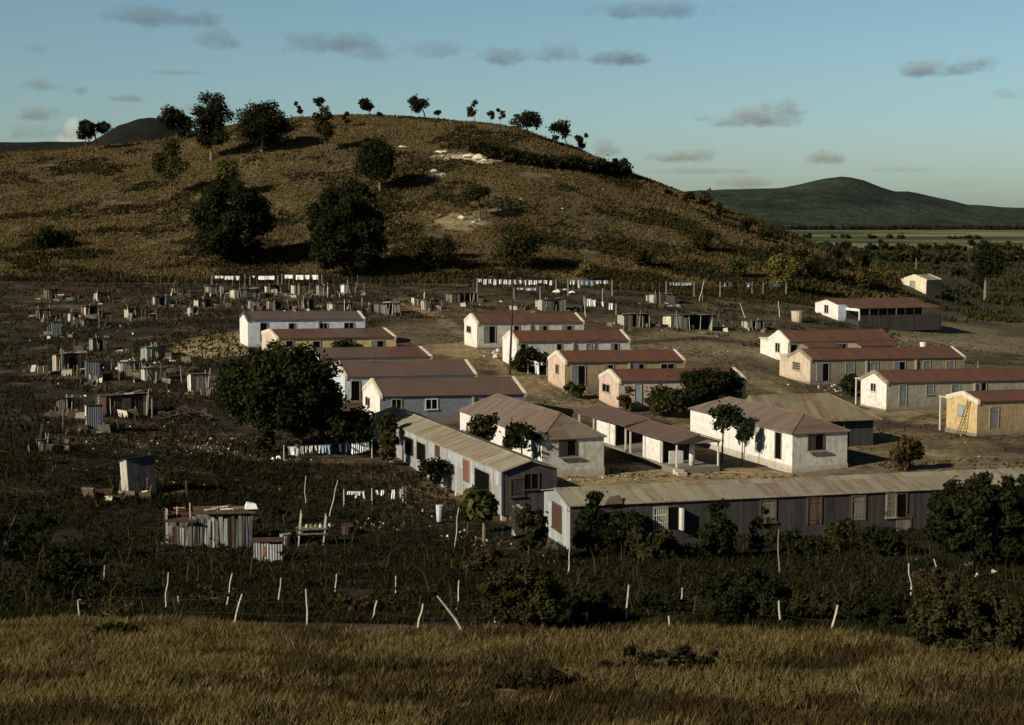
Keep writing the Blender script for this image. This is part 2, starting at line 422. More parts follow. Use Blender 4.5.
    path([(640, 340), (700, 352), (760, 350), (840, 335), (930, 340), (1020, 352)], 8, (.26, .20, .11), .7); path([(880, 430), (930, 415), (1020, 452)], 6, (.05, .042, .022), .7)
    path([(860, 415), (930, 405), (1010, 385)], 8, (.30, .235, .13), .8); path([(600, 345), (700, 338), (760, 345)], 6, (.05, .042, .022), .8)
    R_ = (.62, .54, .38)
    spot(465, 157, 32, 3.5, R_, .9, .8); spot(488, 160, 16, 3, R_, 1, .5); spot(434, 176, 12, 2, R_, .8, .8)
    spot(460, 222, 30, 9, (.26, .21, .12), .8, .7); spot(500, 212, 30, 2.5, (.26, .21, .12), .7, .8); spot(535, 175, 18, 3, (.2, .16, .09), .8)
    spot(520, 155, 3, 1, R_, .3)
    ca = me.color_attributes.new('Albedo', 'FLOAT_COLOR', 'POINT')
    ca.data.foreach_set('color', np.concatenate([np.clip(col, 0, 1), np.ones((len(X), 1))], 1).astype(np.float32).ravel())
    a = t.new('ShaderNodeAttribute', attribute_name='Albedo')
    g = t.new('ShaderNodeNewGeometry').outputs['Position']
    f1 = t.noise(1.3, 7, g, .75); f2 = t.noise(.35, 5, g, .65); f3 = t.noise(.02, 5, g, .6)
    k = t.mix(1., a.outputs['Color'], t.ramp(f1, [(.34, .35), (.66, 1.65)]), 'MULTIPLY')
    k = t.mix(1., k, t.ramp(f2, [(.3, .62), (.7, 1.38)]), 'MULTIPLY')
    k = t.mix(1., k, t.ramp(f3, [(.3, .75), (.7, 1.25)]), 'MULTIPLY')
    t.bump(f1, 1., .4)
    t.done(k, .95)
    o = bpy.data.objects.new('ground', me); link(o); o['kind'] = 'structure'; tag(o, None, None)
ground()

# far wooded hill (left) and mountain range (right)
def ridge(name, xs, ys, Y0, Y1, Yc, pxr, mat, n=260, m=36, rough=6):
    px = np.linspace(pxr[0], pxr[1], n); t = np.linspace(0, 1, m)
    V = []
    for j, tt in enumerate(t):
        Y = Y0+(Y1-Y0)*tt
        a = np.interp(px, xs, ys); top = H+Yc*slope(a)
        k = np.where(Y < Yc, (Y-Y0)/(Yc-Y0), (Y1-Y)/(Y1-Yc)); k = np.sin(np.clip(k, 0, 1)*math.pi/2)**1.1
        X = (px-512)/F*Y; z = top*k
        z = z+rough*(fbm(X/(rough*28)+5, np.full(n, Y)/(rough*28), 4)-.47)*np.sin(np.pi*np.clip(k, 0, 1))*1.5 + rough*.3*(fbm(X/(rough*3), np.full(n, Y/(rough*3)), 3)-.45)*k
        V.append(np.stack([X, np.full(n, Y), z-.5], 1))
    V = np.concatenate(V); i = np.arange(m-1)[:, None]*n+np.arange(n-1)[None]
    Fc = np.stack([i, i+1, i+n+1, i+n], -1).reshape(-1, 4)
    o = bpy.data.objects.new(name, npmesh(name, V, Fc, [mat], smooth=True)); link(o); o['kind'] = 'structure'
def hillmat(name, c, c2, sc1, sc2):
    t = NT(name); g = t.new('ShaderNodeNewGeometry').outputs['Position']
    k = t.ramp(t.noise(sc1, 6, g, .65), [(.38, c), (.62, c2)])
    k = t.mix(1., k, t.ramp(t.noise(sc2, 4, g, .7), [(.3, .6), (.7, 1.4)]), 'MULTIPLY')
    t.bump(t.noise(sc2*.6, 5, g, .7), .8, 1.2/sc2)
    return t.done(k, .95)
ridge('mountains', [400, 600, 700, 740, 780, 800, 820, 838, 850, 862, 880, 893, 905, 930, 950, 965, 1000, 1100, 1300], [214, 203, 191, 189, 187.5, 184, 179.5, 177.5, 178.5, 181, 188, 191.5, 191, 196, 200, 204, 207, 212, 216],
      4300, 7600, 6000, (350, 1400), hillmat('mountain_scrub', (.010, .020, .012), (.036, .049, .026), .0026, .02), 400, 70, 50)
ridge('wooded_hill', [-400, 28, 95, 104, 113, 122, 132, 142, 152, 162, 172, 200, 240, 330, 420], [142, 141.5, 141, 136, 130, 125, 122, 119, 117.5, 118.5, 122, 132, 142, 165, 190],
      560, 1000, 760, (-420, 480), hillmat('wooded_scrub', (.003, .004, .002), (.010, .011, .005), .05, .5), 500, 50, 3)

# ------------------------------------------------------------------ building frames
TH = R(18)
class Frame:
    def __init__(s, O, ang, L, w, h0, h1, rise):
        s.O, s.ang, s.L, s.w, s.h0, s.h1, s.rise = O, ang, L, w, h0, h1, rise
        s.x = Vector((math.cos(ang), math.sin(ang), 0)); s.y = Vector((-math.sin(ang), math.cos(ang), 0))
    def world(s, x, y, z): return s.O+s.x*x+s.y*y+Vector((0, 0, z))
    def pick(s, wall, px, py):
        """wall: 'front' (y=0), 'g0' (x=0), 'g1' (x=L) -> (u, z) on it"""
        d = Vector((sx(px, py), 1, slope(py))); c = Vector((0, 0, H))
        p0, n = (s.O, s.y) if wall == 'front' else ((s.O, s.x) if wall == 'g0' else (s.O+s.x*s.L, s.x))
        t = (p0-c).dot(n)/d.dot(n); q = c+d*t-s.O
        return (q.dot(s.x) if wall == 'front' else q.dot(s.y)), q.z
def solve(fn, target, lo, hi):
    a, b = fn(lo), fn(hi)
    for _ in range(50):
        mid = (lo+hi)/2; v = fn(mid)
        if (v < target) == (a < b): lo = mid
        else: hi = mid
    return (lo+hi)/2
def row_frame(B, Ax, Cx, eB, eC, apex, theta=None, w=None):
    th = TH if theta is None else R(theta); O = gp(*B)
    ux, uy = math.cos(th), math.sin(th)
    h0 = H+O.y*slope(eB)-O.z
    L = solve(lambda l: proj(O.x+l*ux, O.y+l*uy, O.z+h0)[0], Cx, .5, 60)
    if w is None: w = solve(lambda q: -proj(O.x-q*uy, O.y+q*ux, O.z)[0], -Ax, 1, 20) if th > 0 else 6
    w = max(3.2, min(w, 11))
    h1 = H+(O.y+L*uy)*slope(eC)-O.z
    ym = O.y+w/2*ux; rise = H+ym*slope(apex)-O.z-h0-.16
    return Frame(O, th, L, w, h0, h1, max(.5, rise))
def near_frame(P, Rx, Qx, eP, apex, theta=20):
    th = R(theta); Pn = gp(*P); ang = th-math.pi/2
    xd = Vector((math.cos(ang), math.sin(ang), 0)); yd = Vector((-math.sin(ang), math.cos(ang), 0))
    h = H+Pn.y*slope(eP)-Pn.z
    L = solve(lambda l: -proj(Pn.x-l*xd.x, Pn.y-l*xd.y, Pn.z+h)[0], -Rx, 1, 80)
    w = solve(lambda q: proj(Pn.x+q*yd.x, Pn.y+q*yd.y, Pn.z+h)[0], Qx, 1, 20)
    ym = Pn.y+w/2*yd.y; rise = H+ym*slope(apex)-Pn.z-h
    return Frame(Pn-xd*L, ang, L, w, h, h, max(.4, rise))

DEPTH = 1.6     # how far walls go into uneven ground
def gable_walls(fr, mb, m_front, m_gable=None, y1=None, base=-DEPTH):
    """closed body; the gable mesh can differ in plaster from the long walls"""
    L, w, h0, h1, r = fr.L, fr.w, fr.h0, fr.h1, fr.rise
    mg = m_gable or m_front
    a = [(0, 0, base), (0, w, base), (0, w, h0), (0, w/2, h0+r), (0, 0, h0)]
    b = [(L, 0, base), (L, w, base), (L, w, h1), (L, w/2, h1+r), (L, 0, h1)]
    mb.poly(a[::-1], mg); mb.poly(b, mg)
    mb.poly([a[0], b[0], b[4], a[4]], m_front); mb.poly([b[1], a[1], a[2], b[2]], m_front)
    mb.poly([a[4], b[4], b[3], a[3]], m_front); mb.poly([a[3], b[3], b[2], a[2]], m_front)
def gable_roof(fr, parent, mat, over=.3, xa=0., xb=0., thick=.09, lift=.03, back_over=None, patches=()):
    L, w, h0, h1, r = fr.L, fr.w, fr.h0, fr.h1, fr.rise
    k = r/(w/2); mb = MB(); x0 = -xa; x1 = L+xb
    hx = lambda x: h0+(h1-h0)*x/L
    def slab(ya, za, yb, zb, xs, xe, mm, dz=0):
        p = [(xs, ya, hx(xs)+za+dz), (xe, ya, hx(xe)+za+dz), (xe, yb, hx(xe)+zb+dz), (xs, yb, hx(xs)+zb+dz)]
        if ya > yb: p = p[::-1]
        mb.hexa(p+[(q[0], q[1], q[2]+thick) for q in p], mm)
    slab(-over, lift-k*over, w/2-.002, lift+r, x0, x1, None)
    slab(w+over, lift-k*over, w/2+.002, lift+r, x0, x1, None)
    rf = mb.build('roof', mat, parent)
    cap = MB(); y = w/2
    cap.tube([(x0-.02, y, hx(x0)+r+lift+thick), (x1+.02, y, hx(x1)+r+lift+thick)], [.05, .05], 6)
    cap.build('ridge_cap', mat, rf)
    if patches:
        for (pa, pb, mm) in patches:
            pm = MB(); z = thick+lift+.012
            def hp(x, yy): return hx(x)+k*yy+z
            pm.poly([(pa, -over, hp(pa, -over)), (pb, -over, hp(pb, -over)), (pb, y-.1, hp(pb, y-.1)), (pa, y-.1, hp(pa, y-.1))])
            pm.build('sheet_patch', mm, rf)
    return rf
def parapet(fr, x0, x1, mat, parent, up=.15):
    L, w, h0, h1, r = fr.L, fr.w, fr.h0, fr.h1, fr.rise
    mb = MB(); xm = (x0+x1)/2; h = h0+(h1-h0)*min(max(xm/L, 0), 1); k = r/(w/2)
    a = .12
    pts = [(x0, -a, h-k*a-.25), (x0, -a, h+up-k*a), (x0, w/2, h+r+up), (x0, w+a, h+up-k*a), (x0, w+a, h-k*a-.25), (x0, w/2, h+r-.25)]
    mb.extr(pts[::-1], (x1-x0, 0, 0)); mb.build('parapet', mat, parent)
def opening(fr, parent, wall, kind, px0, py0, px1, py1, m=None, flip=False):
    pm = (py0+py1)/2; xm = (px0+px1)/2
    u0, _ = fr.pick(wall, px0, pm); u1, _ = fr.pick(wall, px1, pm)
    _, z0 = fr.pick(wall, xm, py1); _, z1 = fr.pick(wall, xm, py0)
    if u0 > u1: u0, u1 = u1, u0
    lim = fr.L if wall == 'front' else fr.w
    u0 = max(.12, min(u0, lim-.5)); u1 = max(u0+.35, min(u1, lim-.1)); 
    if z1-z0 < .4: z0 = z1-.6
    top = fr.h0 if wall != 'front' else min(fr.h0, fr.h1)
    if wall == 'front' and z1 > top-.1: z0, z1 = z0-(z1-top+.1), top-.1
    def bx(mb, a, b, c, d, e0, e1, mm=None):    # along wall a..b, height c..d, out e0..e1
        if wall == 'front': mb.box(a, b, -e1, -e0, c, d, mm)
        elif wall == 'g0': mb.box(-e1, -e0, a, b, c, d, mm)
        else: mb.box(fr.L+e0, fr.L+e1, a, b, c, d, mm)
    t = .09; isdoor = kind in ('door', 'darkdoor', 'halfdoor')
    name = 'door' if isdoor else 'window'
    fm = M['frame'] if kind != 'wwindow' else M['whiteframe']
    if getattr(fr, 'dull', 0) and kind != 'lattice': fm = M['brownboard']
    if m is M['darkwall'] and wall == 'g1': fm = M['brownboard']
    mb = MB()
    bx(mb, u0-t, u0, z0, z1, -.05, .06); bx(mb, u1, u1+t, z0, z1, -.05, .06); bx(mb, u0-t, u1+t, z1, z1+t, -.05, .06)
    if not isdoor: bx(mb, u0-t*1.6, u1+t*1.6, z0-t, z0, -.05, .12)
    w_ = mb.build(name, fm, parent)
    p = MB(); um = (u0+u1)/2
    if kind in ('door', 'shutter'):
        bx(p, u0, u1, z0, z1, -.05, .02); o = p.build('door_leaf' if isdoor else 'shutter', m or M['bluedoor'], w_)
        q = MB()
        for zz in (z0+.15*(z1-z0), z0+.8*(z1-z0)): bx(q, u0+.04, u1-.04, zz, zz+.09, .0205, .045)
        q.build('batten', m or M['bluedoor'], o)
    elif kind in ('half', 'halfdoor'):
        bx(p, u0, u1, z0, z1, -.05, .006); p.build('opening', M['dark'], w_)
        q = MB(); a, b = (u0, um) if not flip else (um, u1)
        bx(q, a, b, z0+.02, z1-.02, .012, .05); q.build('shutter' if not isdoor else 'door_leaf', m or M['bluedoor'], w_)
    elif kind == 'lattice':
        bx(p, u0, u1, z0, z1, -.05, .006); p.build('opening', M['dark'], w_)
        q = MB(); n = 6
        for k in range(n+1):
            a = u0+(u1-u0)*k/n-.02; bx(q, a, a+.05, z0, z1, .01, .03)
        for k in range(4):
            a = z0+(z1-z0)*k/3-.02; bx(q, u0, u1, a, a+.07, .031, .05)
        q.build('shutter', m or M['whiteframe'], w_)
    else:
        bx(p, u0, u1, z0, z1, -.05, .006); p.build('opening', M['dark'], w_)
        if not isdoor and (u1-u0) > .8:
            q = MB(); bx(q, um-.03, um+.03, z0, z1, .007, .04); q.build('mullion', fm, w_)
    return w_
def downpipe(fr, parent, px, py, m=None):
    u, _ = fr.pick('front', px, py); h = min(fr.h0, fr.h1)
    mb = MB(); mb.box(u-.1, u+.1, -.2, -.002, -.5, h-.12); mb.build('buttress', m or M['frame'], parent)

def row_house(label, B, Ax, Cx, eB, eC, apex, front, gable, roof, cop, openings=(), pipes=(), theta=None, annex=None, w=None, patches=(), cop0=True):
    fr = row_frame(B, Ax, Cx, eB, eC, apex, theta, w)
    t = thing('row_house', label, 'house', fr.O, fr.ang, 'rows of single-storey gabled workers houses')
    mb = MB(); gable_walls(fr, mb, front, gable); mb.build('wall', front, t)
    pl = MB(); pl.box(-.08, fr.L+.08, -.08, fr.w+.08, -DEPTH, .22); pl.build('plinth', M['cement'], t)
    pt = []
    for a, b, mm in patches:
        ua, _ = fr.pick('front', a, eB); ub, _ = fr.pick('front', b, eB); pt.append((max(.4, ua), min(ub, fr.L-.4), mm))
    gable_roof(fr, t, roof, .2, -.22 if cop0 else .25, -.22, thick=.05, lift=.01, patches=pt)
    if cop0: parapet(fr, -.03, .24, cop if cop0 is True else cop0, t)
    parapet(fr, fr.L-.24, fr.L+.03, cop, t)
    for o in openings:
        opening(fr, t, o[0], o[1], *o[2:6], m=o[6] if len(o) > 6 else None)
    for p in pipes: downpipe(fr, t, p, (eB+B[1])/2)
    if annex:       # flat-roofed lean-to behind the gable: (left px, top py)
        w2 = solve(lambda q: -proj(fr.O.x-q*math.sin(fr.ang), fr.O.y+q*math.cos(fr.ang), fr.O.z)[0], -annex[0], fr.w, fr.w+8)
        w2 = min(w2, fr.w+4); hh = fr.h0*.97
        am = MB(); am.box(.02, fr.L*.5, fr.w+.002, w2, -DEPTH, hh, gable); ob = am.build('annex', gable, t)
        rm = MB(); rm.box(-.15, fr.L*.5+.2, fr.w+.05, w2+.15, hh+.003, hh+.12); rm.build('roof', M['cream'], ob)
    return t, fr

W, DK = 'front', None
# back row, left
h1, f1 = row_house('white long house with bluish shaded front, farthest back house behind the mango tree', (248, 348.5), 240, 365, 319.5, 319, 310.7,
    M['whiteb'], M['white'], M['mixroof'], M['cream'],  # white house; bluish shade of the front wall painted into its plaster
    [(W, 'darkdoor', 260.5, 323, 267, 341), (W, 'window', 289, 323.5, 294.5, 329), (W, 'window', 320, 323.5, 327, 330), (W, 'window', 344.5, 323, 353.5, 330)], pipes=(318.5,), cop0=M['darkwall2'])
h2, f2 = row_house('small yellow gabled house with patched red and grey roof just above the mango tree', (277, 366), 262, 396, 338.5, 337, 328.5,
    M['yellow'], M['peach'], M['redroof'], M['cream'],
    [(W, 'window', 286, 341, 293, 347), (W, 'window', 313, 341.5, 320, 348), (W, 'half', 371.5, 341, 383.5, 348)], patches=((320, 352, M['brownroof']), (352, 370, M['mixroof'])))
h3, f3 = row_house('house with brown and red roof, pale parapet and pinkish wall showing as a thin strip', (319, 384), 303, 432, 358, 356.5, 347,
    M['pink'], M['pink'], M['brownroof'], M['cream'], [], pipes=(372,), patches=((392, 425, M['redroof']),))
h4, f4 = row_house('house with wide dark brown roof and blue walls, white twin parapet at its right end', (345, 403), 330, 477, 376.5, 374.5, 360.5,
    M['whiteb'], M['whiteb'], M['brownroof'], M['cream'], [(W, 'darkdoor', 351.5, 381, 359.5, 401)])
h5, f5 = row_house('blue grey stucco house with long brown roof directly behind the diagonal tin barrack', (380, 423), 363, 526, 396, 393.5, 378,
    M['blue'], M['white'], M['brownroof'], M['cream'],
    [(W, 'window', 392, 399.5, 401, 408), (W, 'wwindow', 426, 399.5, 437, 409), ('g0', 'window', 366, 398, 370, 405)], pipes=(473,))
h6, f6 = row_house('white house with brown roof and grey double door, behind the tall dark pole', (477, 349.5), 464.4, 584, 322.8, 322, 313,
    M['dimwhite'], M['white'], M['redroof'], M['cream'],
    [('g0', 'window', 467, 326.5, 471, 332), (W, 'halfdoor', 484, 326.5, 495, 343), (W, 'window', 514, 326, 519, 332), (W, 'half', 539.5, 326, 547, 332), (W, 'half', 562, 326, 572, 332)], pipes=(530,))
h7, f7 = row_house('white house with red brown roof and a dark bush against its front wall', (516.5, 369), 502.6, 630, 341.3, 340, 330,
    M['dimwhite'], M['white'], M['redroof'], M['cream'],
    [(W, 'window', 521, 344, 526, 350), (W, 'window', 557, 344, 561.5, 350), (W, 'door', 586.5, 344, 591, 359), (W, 'half', 611, 344, 618, 352)], pipes=(573,))
h8, f8 = row_house('ochre house with pink gable and blue grey double door, directly behind the pink house', (564.7, 391), 548, 685, 362, 360.3, 350,
    M['ochre'], M['pink'], M['redroof'], M['cream'],
    [('g0', 'window', 556, 365, 559, 373), (W, 'halfdoor', 572, 366, 585, 386), (W, 'half', 603.7, 365, 613, 371), (W, 'half', 634, 364, 644, 370), (W, 'window', 661, 364, 674, 370)], pipes=(629,))  # last window is a dark stand-in for the bush's shadow
h9, f9 = row_house('pink house with dark gable window, pale blue door and large bush before its front', (618.5, 410), 599, 746, 381, 379, 368.6,
    M['pink'], M['pink'], M['redroof'], M['cream'],
    [('g0', 'window', 602.8, 384.5, 609.7, 391.5), (W, 'door', 635, 384.5, 641, 404, M['lightblue'])])
h10, f10 = row_house('white gabled house with two small porch roofs, behind the peach gabled house', (787.6, 363), 768, 892, 341.5, 339.8, 330,
    M['peach'], M['white'], M['redroof'], M['redroof'],
    [('g0', 'wwindow', 775.5, 343, 780, 352), (W, 'darkdoor', 790.5, 344.5, 797, 358), (W, 'window', 838, 344, 846, 350)], annex=(760, 338), cop0=M['white'])
for a, b in ((801, 834), (853, 892)):
    u0, _ = f10.pick(W, a, 342); u1, _ = f10.pick(W, b, 342); u1 = min(u1, f10.L)
    mb = MB(); d = 1.9; z = f10.h0-.30
    mb.hexa([(u0, -d, z-.45), (u1, -d, z-.45), (u1, -.29, z), (u0, -.29, z), (u0, -d, z-.38), (u1, -d, z-.38), (u1, -.29, z+.07), (u0, -.29, z+.07)])
    pr = mb.build('porch_roof', M['redroof'], h10)
    for uu in (u0+.08, u1-.08):
        q = MB(); q.box(uu-.06, uu+.06, -d+.06, -d+.18, -.5, z-.46); q.build('porch_post', M['whiteframe'], h10)
h11, f11 = row_house('peach gabled house with brown stucco front, long red roof and blue shutters', (810, 384.5), 788, 965, 359.5, 357, 348,
    M['brownst'], M['peach'], M['redroof'], M['cream'],
    [('g0', 'lattice', 793, 362.5, 800, 369.5, M['frame']), (W, 'halfdoor', 817, 363.5, 828.5, 381), (W, 'door', 846, 363, 854, 377), (W, 'shutter', 871, 362, 878, 370), (W, 'half', 894, 362, 905, 370),
     (W, 'shutter', 923.5, 361, 930, 370), (W, 'shutter', 946.5, 361, 954, 370)], pipes=(866, 915.5), annex=(779.3, 359), cop0=M['brownst'])
h12, f12 = row_house('white gabled house with grey stucco front, nearest red roofed house above the yellow one', (886, 411.7), 860.5, 1052, 382.3, 379, 369.5,
    M['greyst'], M['white'], M['redroof'], M['cream'],
    [('g0', 'wwindow', 871, 383.5, 876, 391), (W, 'door', 899.5, 385, 906, 405), (W, 'shutter', 926.5, 384, 933, 394), (W, 'shutter', 952, 383.5, 959.5, 392), (W, 'half', 977, 383, 986, 391)], pipes=(974,), cop0=M['brownst'])
h13, f13 = row_house('bright yellow gabled house with a ladder against its gable wall', (976.5, 436.5), 946, 1075, 401.5, 398, 390.7,
    M['ochre'], M['yellow'], M['redroof'], M['cream'],
    [('g0', 'shutter', 958.5, 405.5, 963.5, 415, M['lightblue']), (W, 'door', 990, 407.5, 998, 428)], cop0=M['cream'])
# little side porches left of houses 12 and 13
for hh, ff in ((h12, f12), (h13, f13)):
    mb = MB(); z = ff.h0*.93
    mb.box(.1, 3, ff.w+.002, ff.w+1.5, z, z+.1); pr = mb.build('porch_roof', M['cream'], hh)
    q = MB(); q.box(.15, .27, ff.w+1.3, ff.w+1.42, -1, z-.003); q.build('porch_post', M['whiteframe'], hh)
h15, f15 = row_house('small isolated cream house at far right beyond the veranda house', (926, 294.5), 901.5, 941.5, 280, 279.5, 274.2,
    M['brownst'], M['cream'], M['tanroof'], M['cream'], [('g0', 'shutter', 910, 281, 915, 291, M['greenboard'])], theta=36, cop0=M['cream'])

# ladder against the yellow gable
def ladder():
    zt = f13.h0*.98; u = 1.1
    a = f13.world(-.9, u+.55, 0); b = f13.world(-.06, u+.1, zt)
    t = thing('ladder', 'wooden ladder leaning on the yellow gable wall', 'ladder', a)
    sd = f13.y*.42; a0 = Vector((0, 0, gz(a.x, a.y)-a.z)); b0 = b-a
    for s in (-.5, .5):
        mb = MB(); mb.tube([a0+sd*s, b0+sd*s], [.045, .04], 5); mb.build('rail', M['brownboard'], t)
    for k in range(12):
        f = (k+.6)/12.3; p = a0.lerp(b0, f); mb = MB(); mb.tube([p-sd*.5, p+sd*.5], [.03, .03], 5); mb.build('rung', M['brownboard'], t)
ladder()

# veranda house
def veranda_house():
    fr = row_frame((838, 320.5), 815, 925, 304.5, 303.5, 298.2, 18)
    t = thing('veranda_house', 'white house with long brown roof and deep dark open veranda', 'house', fr.O, fr.ang)
    mb = MB(); gable_walls(fr, mb, M['whiteb'], M['white']); mb.build('wall', M['white'], t)
    d = 4.6; L = fr.L; z = fr.h0; k = fr.rise/(fr.w/2)
    gable_roof(fr, t, M['redroof'], .02, .25, .25)
    mb = MB(); z1 = z-.5
    mb.hexa([(1.2, -d, z1), (L+.5, -d, z1), (L+.5, -.05, z-.02), (1.2, -.05, z-.02), (1.2, -d, z1+.09), (L+.5, -d, z1+.09), (L+.5, -.05, z+.08), (1.2, -.05, z+.08)])
    mb.build('veranda_roof', M['redroof'], t)
    mb = MB(); mb.box(1.4, 1.5, -d+.1, -.05, z1-.45, z1-.02); mb.box(1.4, 1.52, -d+.1, -d+.35, -1.2, z1-.46); mb.build('veranda_frame', M['white'], t)
    mb = MB(); mb.box(1.3, L+.3, -d, -.002, -1.6, .25); mb.build('veranda_floor', M['darkwall'], t)  # floor and parapet coloured dark for the veranda's shade
    mb = MB(); mb.box(1.52, L+.25, -d+.02, -d+.14, .252, 1.05); mb.build('parapet', M['darkwall'], t)
    n = 9
    for i in range(n):
        x = 1.6+(L-1.5)*(i+1)/n; mb = MB(); mb.box(x-.05, x+.05, -d+.02, -d+.12, 1.053, z1-.02); mb.build('veranda_post', M['pole'] if i % 3 else M['greyboard'], t)
    opening(fr, t, 'g0', 'wwindow', 824.5, 305, 828.5, 313)
    mb = MB(); mb.box(1.5, L-.3, -.04, -.003, .3, z-.7); mb.build('back_wall', M['darkwall'], t)  # dark sheet over the pale wall paints the veranda's shade
    return fr, t
fv, hv = veranda_house()
# ------------------------------------------------------------------ hip-roofed houses
def hip_roof(fr, parent, mat, over=.17, hips=(True, True), thick=.07):
    L, w, h, r = fr.L, fr.w, fr.h0, fr.rise; k = r/(w/2); z0 = h-k*over
    a, b = -over, L+over; c, d = -over, w+over; y = w/2
    ra = y if hips[0] else a; rb = L-y if hips[1] else b
    if rb < ra: ra = rb = (ra+rb)/2
    A, B, Cc, D = (a, c, z0), (b, c, z0), (b, d, z0), (a, d, z0); E, G = (ra, y, h+r), (rb, y, h+r)
    mb = MB()
    for z in (0,):
        mb.poly([A, B, G, E]); mb.poly([Cc, D, E, G]); mb.poly([D, A, E]); mb.poly([B, Cc, G])
        q = [(p[0], p[1], p[2]-thick) for p in (A, B, Cc, D)]
        mb.poly(q[::-1])
        for i, (m1, n1) in enumerate(((A, B), (B, Cc), (Cc, D), (D, A))):
            mb.poly([(m1[0], m1[1], m1[2]-thick), (n1[0], n1[1], n1[2]-thick), n1, m1])
    rf = mb.build('roof', mat, parent)
    mb = MB(); mb.tube([E, G], [.07, .07], 5)
    for p, e in ((A, E), (D, E), (B, G), (Cc, G)): mb.tube([p, e], [.055, .055], 5)
    mb.build('ridge_cap', mat, rf); return rf
def hip_house(label, P, Rx, Qx, eP, apexpt, ops, mside, mend):
    fr = near_frame(P, Rx, Qx, eP, apexpt[1]-2, 20)
    # ridge end sits w/2 back from the near wall: height from its own distance
    q = fr.world(fr.L-fr.w/2, fr.w/2, 0); fr.rise = max(.8, H+q.y*slope(apexpt[1])-fr.O.z-fr.h0)
    t = thing('hip_roofed_house', label, 'house', fr.O, fr.ang, 'white hip roofed houses')
    mb = MB(); L, w, h = fr.L, fr.w, fr.h0; base = -2
    c = [(0, 0), (L, 0), (L, w), (0, w)]
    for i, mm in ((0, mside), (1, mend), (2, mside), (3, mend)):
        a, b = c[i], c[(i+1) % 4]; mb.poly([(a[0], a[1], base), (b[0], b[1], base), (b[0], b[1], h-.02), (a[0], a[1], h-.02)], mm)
    mb.build('wall', mside, t)
    pl = MB(); pl.box(-.06, L+.06, -.06, w+.06, -2, .55); pl.build('plinth', M['dimwhite'], t)
    hip_roof(fr, t, M['greyroof'])
    for o in ops: opening(fr, t, o[0], o[1], *o[2:6], m=o[6] if len(o) > 6 else None)
    for o in ops:       # drip shelf under the end window
        if o[0] == 'g1':
            u0, z0 = fr.pick('g1', o[2], o[5]); u1, _ = fr.pick('g1', o[4]+3, o[5])
            s = MB(); s.box(L+.12, L+.26, u0-.1, u1+.1, z0-.22, z0-.12); s.build('shelf', M['frame'], t)
    return t, fr
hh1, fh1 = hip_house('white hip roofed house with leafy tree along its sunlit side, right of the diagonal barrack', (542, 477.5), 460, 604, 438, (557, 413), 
    [('g1', 'half', 559.5, 441, 575.5, 455.5, M['darkwall']), (W, 'shutter', 506, 431, 512, 446, M['reddoor']), (W, 'shutter', 478, 426, 483, 440, M['lightblue'])], M['white'], M['dimwhite'])
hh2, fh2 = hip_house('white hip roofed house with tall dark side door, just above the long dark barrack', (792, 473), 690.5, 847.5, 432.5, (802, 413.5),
    [('g1', 'half', 808.5, 435.5, 823, 449.5, M['darkwall']), (W, 'darkdoor', 775.5, 432.5, 781.5, 459), (W, 'door', 756, 427.5, 762, 453, M['lightblue'])], M['white'], M['dimwhite'])

# rusty two-pitch roof house behind
def rusty_house():
    O = gp(766, 452); fr = row_frame((766, 452), 752, 878, 420.5, 417, 399, 14, w=6.5)
    t = thing('tin_roofed_house', 'low dark house under a broad rust streaked tin roof', 'house', fr.O, fr.ang)
    mb = MB(); L, w, h = fr.L, fr.w, fr.h0
    mb.box(.3, L-.3, .3, w-.3, -1.5, h-.1); mb.build('wall', M['darkwall'], t)
    fr.rise = max(1.2, H+(fr.O.y+w/2)*slope(395.5)-fr.O.z-h)
    hip_roof(fr, t, M['rustroof'], .3, (False, True))
    mb = MB(); mb.poly([(.3, .3, h-.12), (.3, w-.3, h-.12), (.3, w/2, h+fr.rise-.15)][::-1]); mb.build('gable', M['cream'], t)
    mb = MB()
    for x in (L*.35, L*.7): mb.tube([(x, .1, 0), (x, .1, h-.1)], [.06, .06], 5)
    mb.build('post', M['greyboard'], t)
rusty_house()

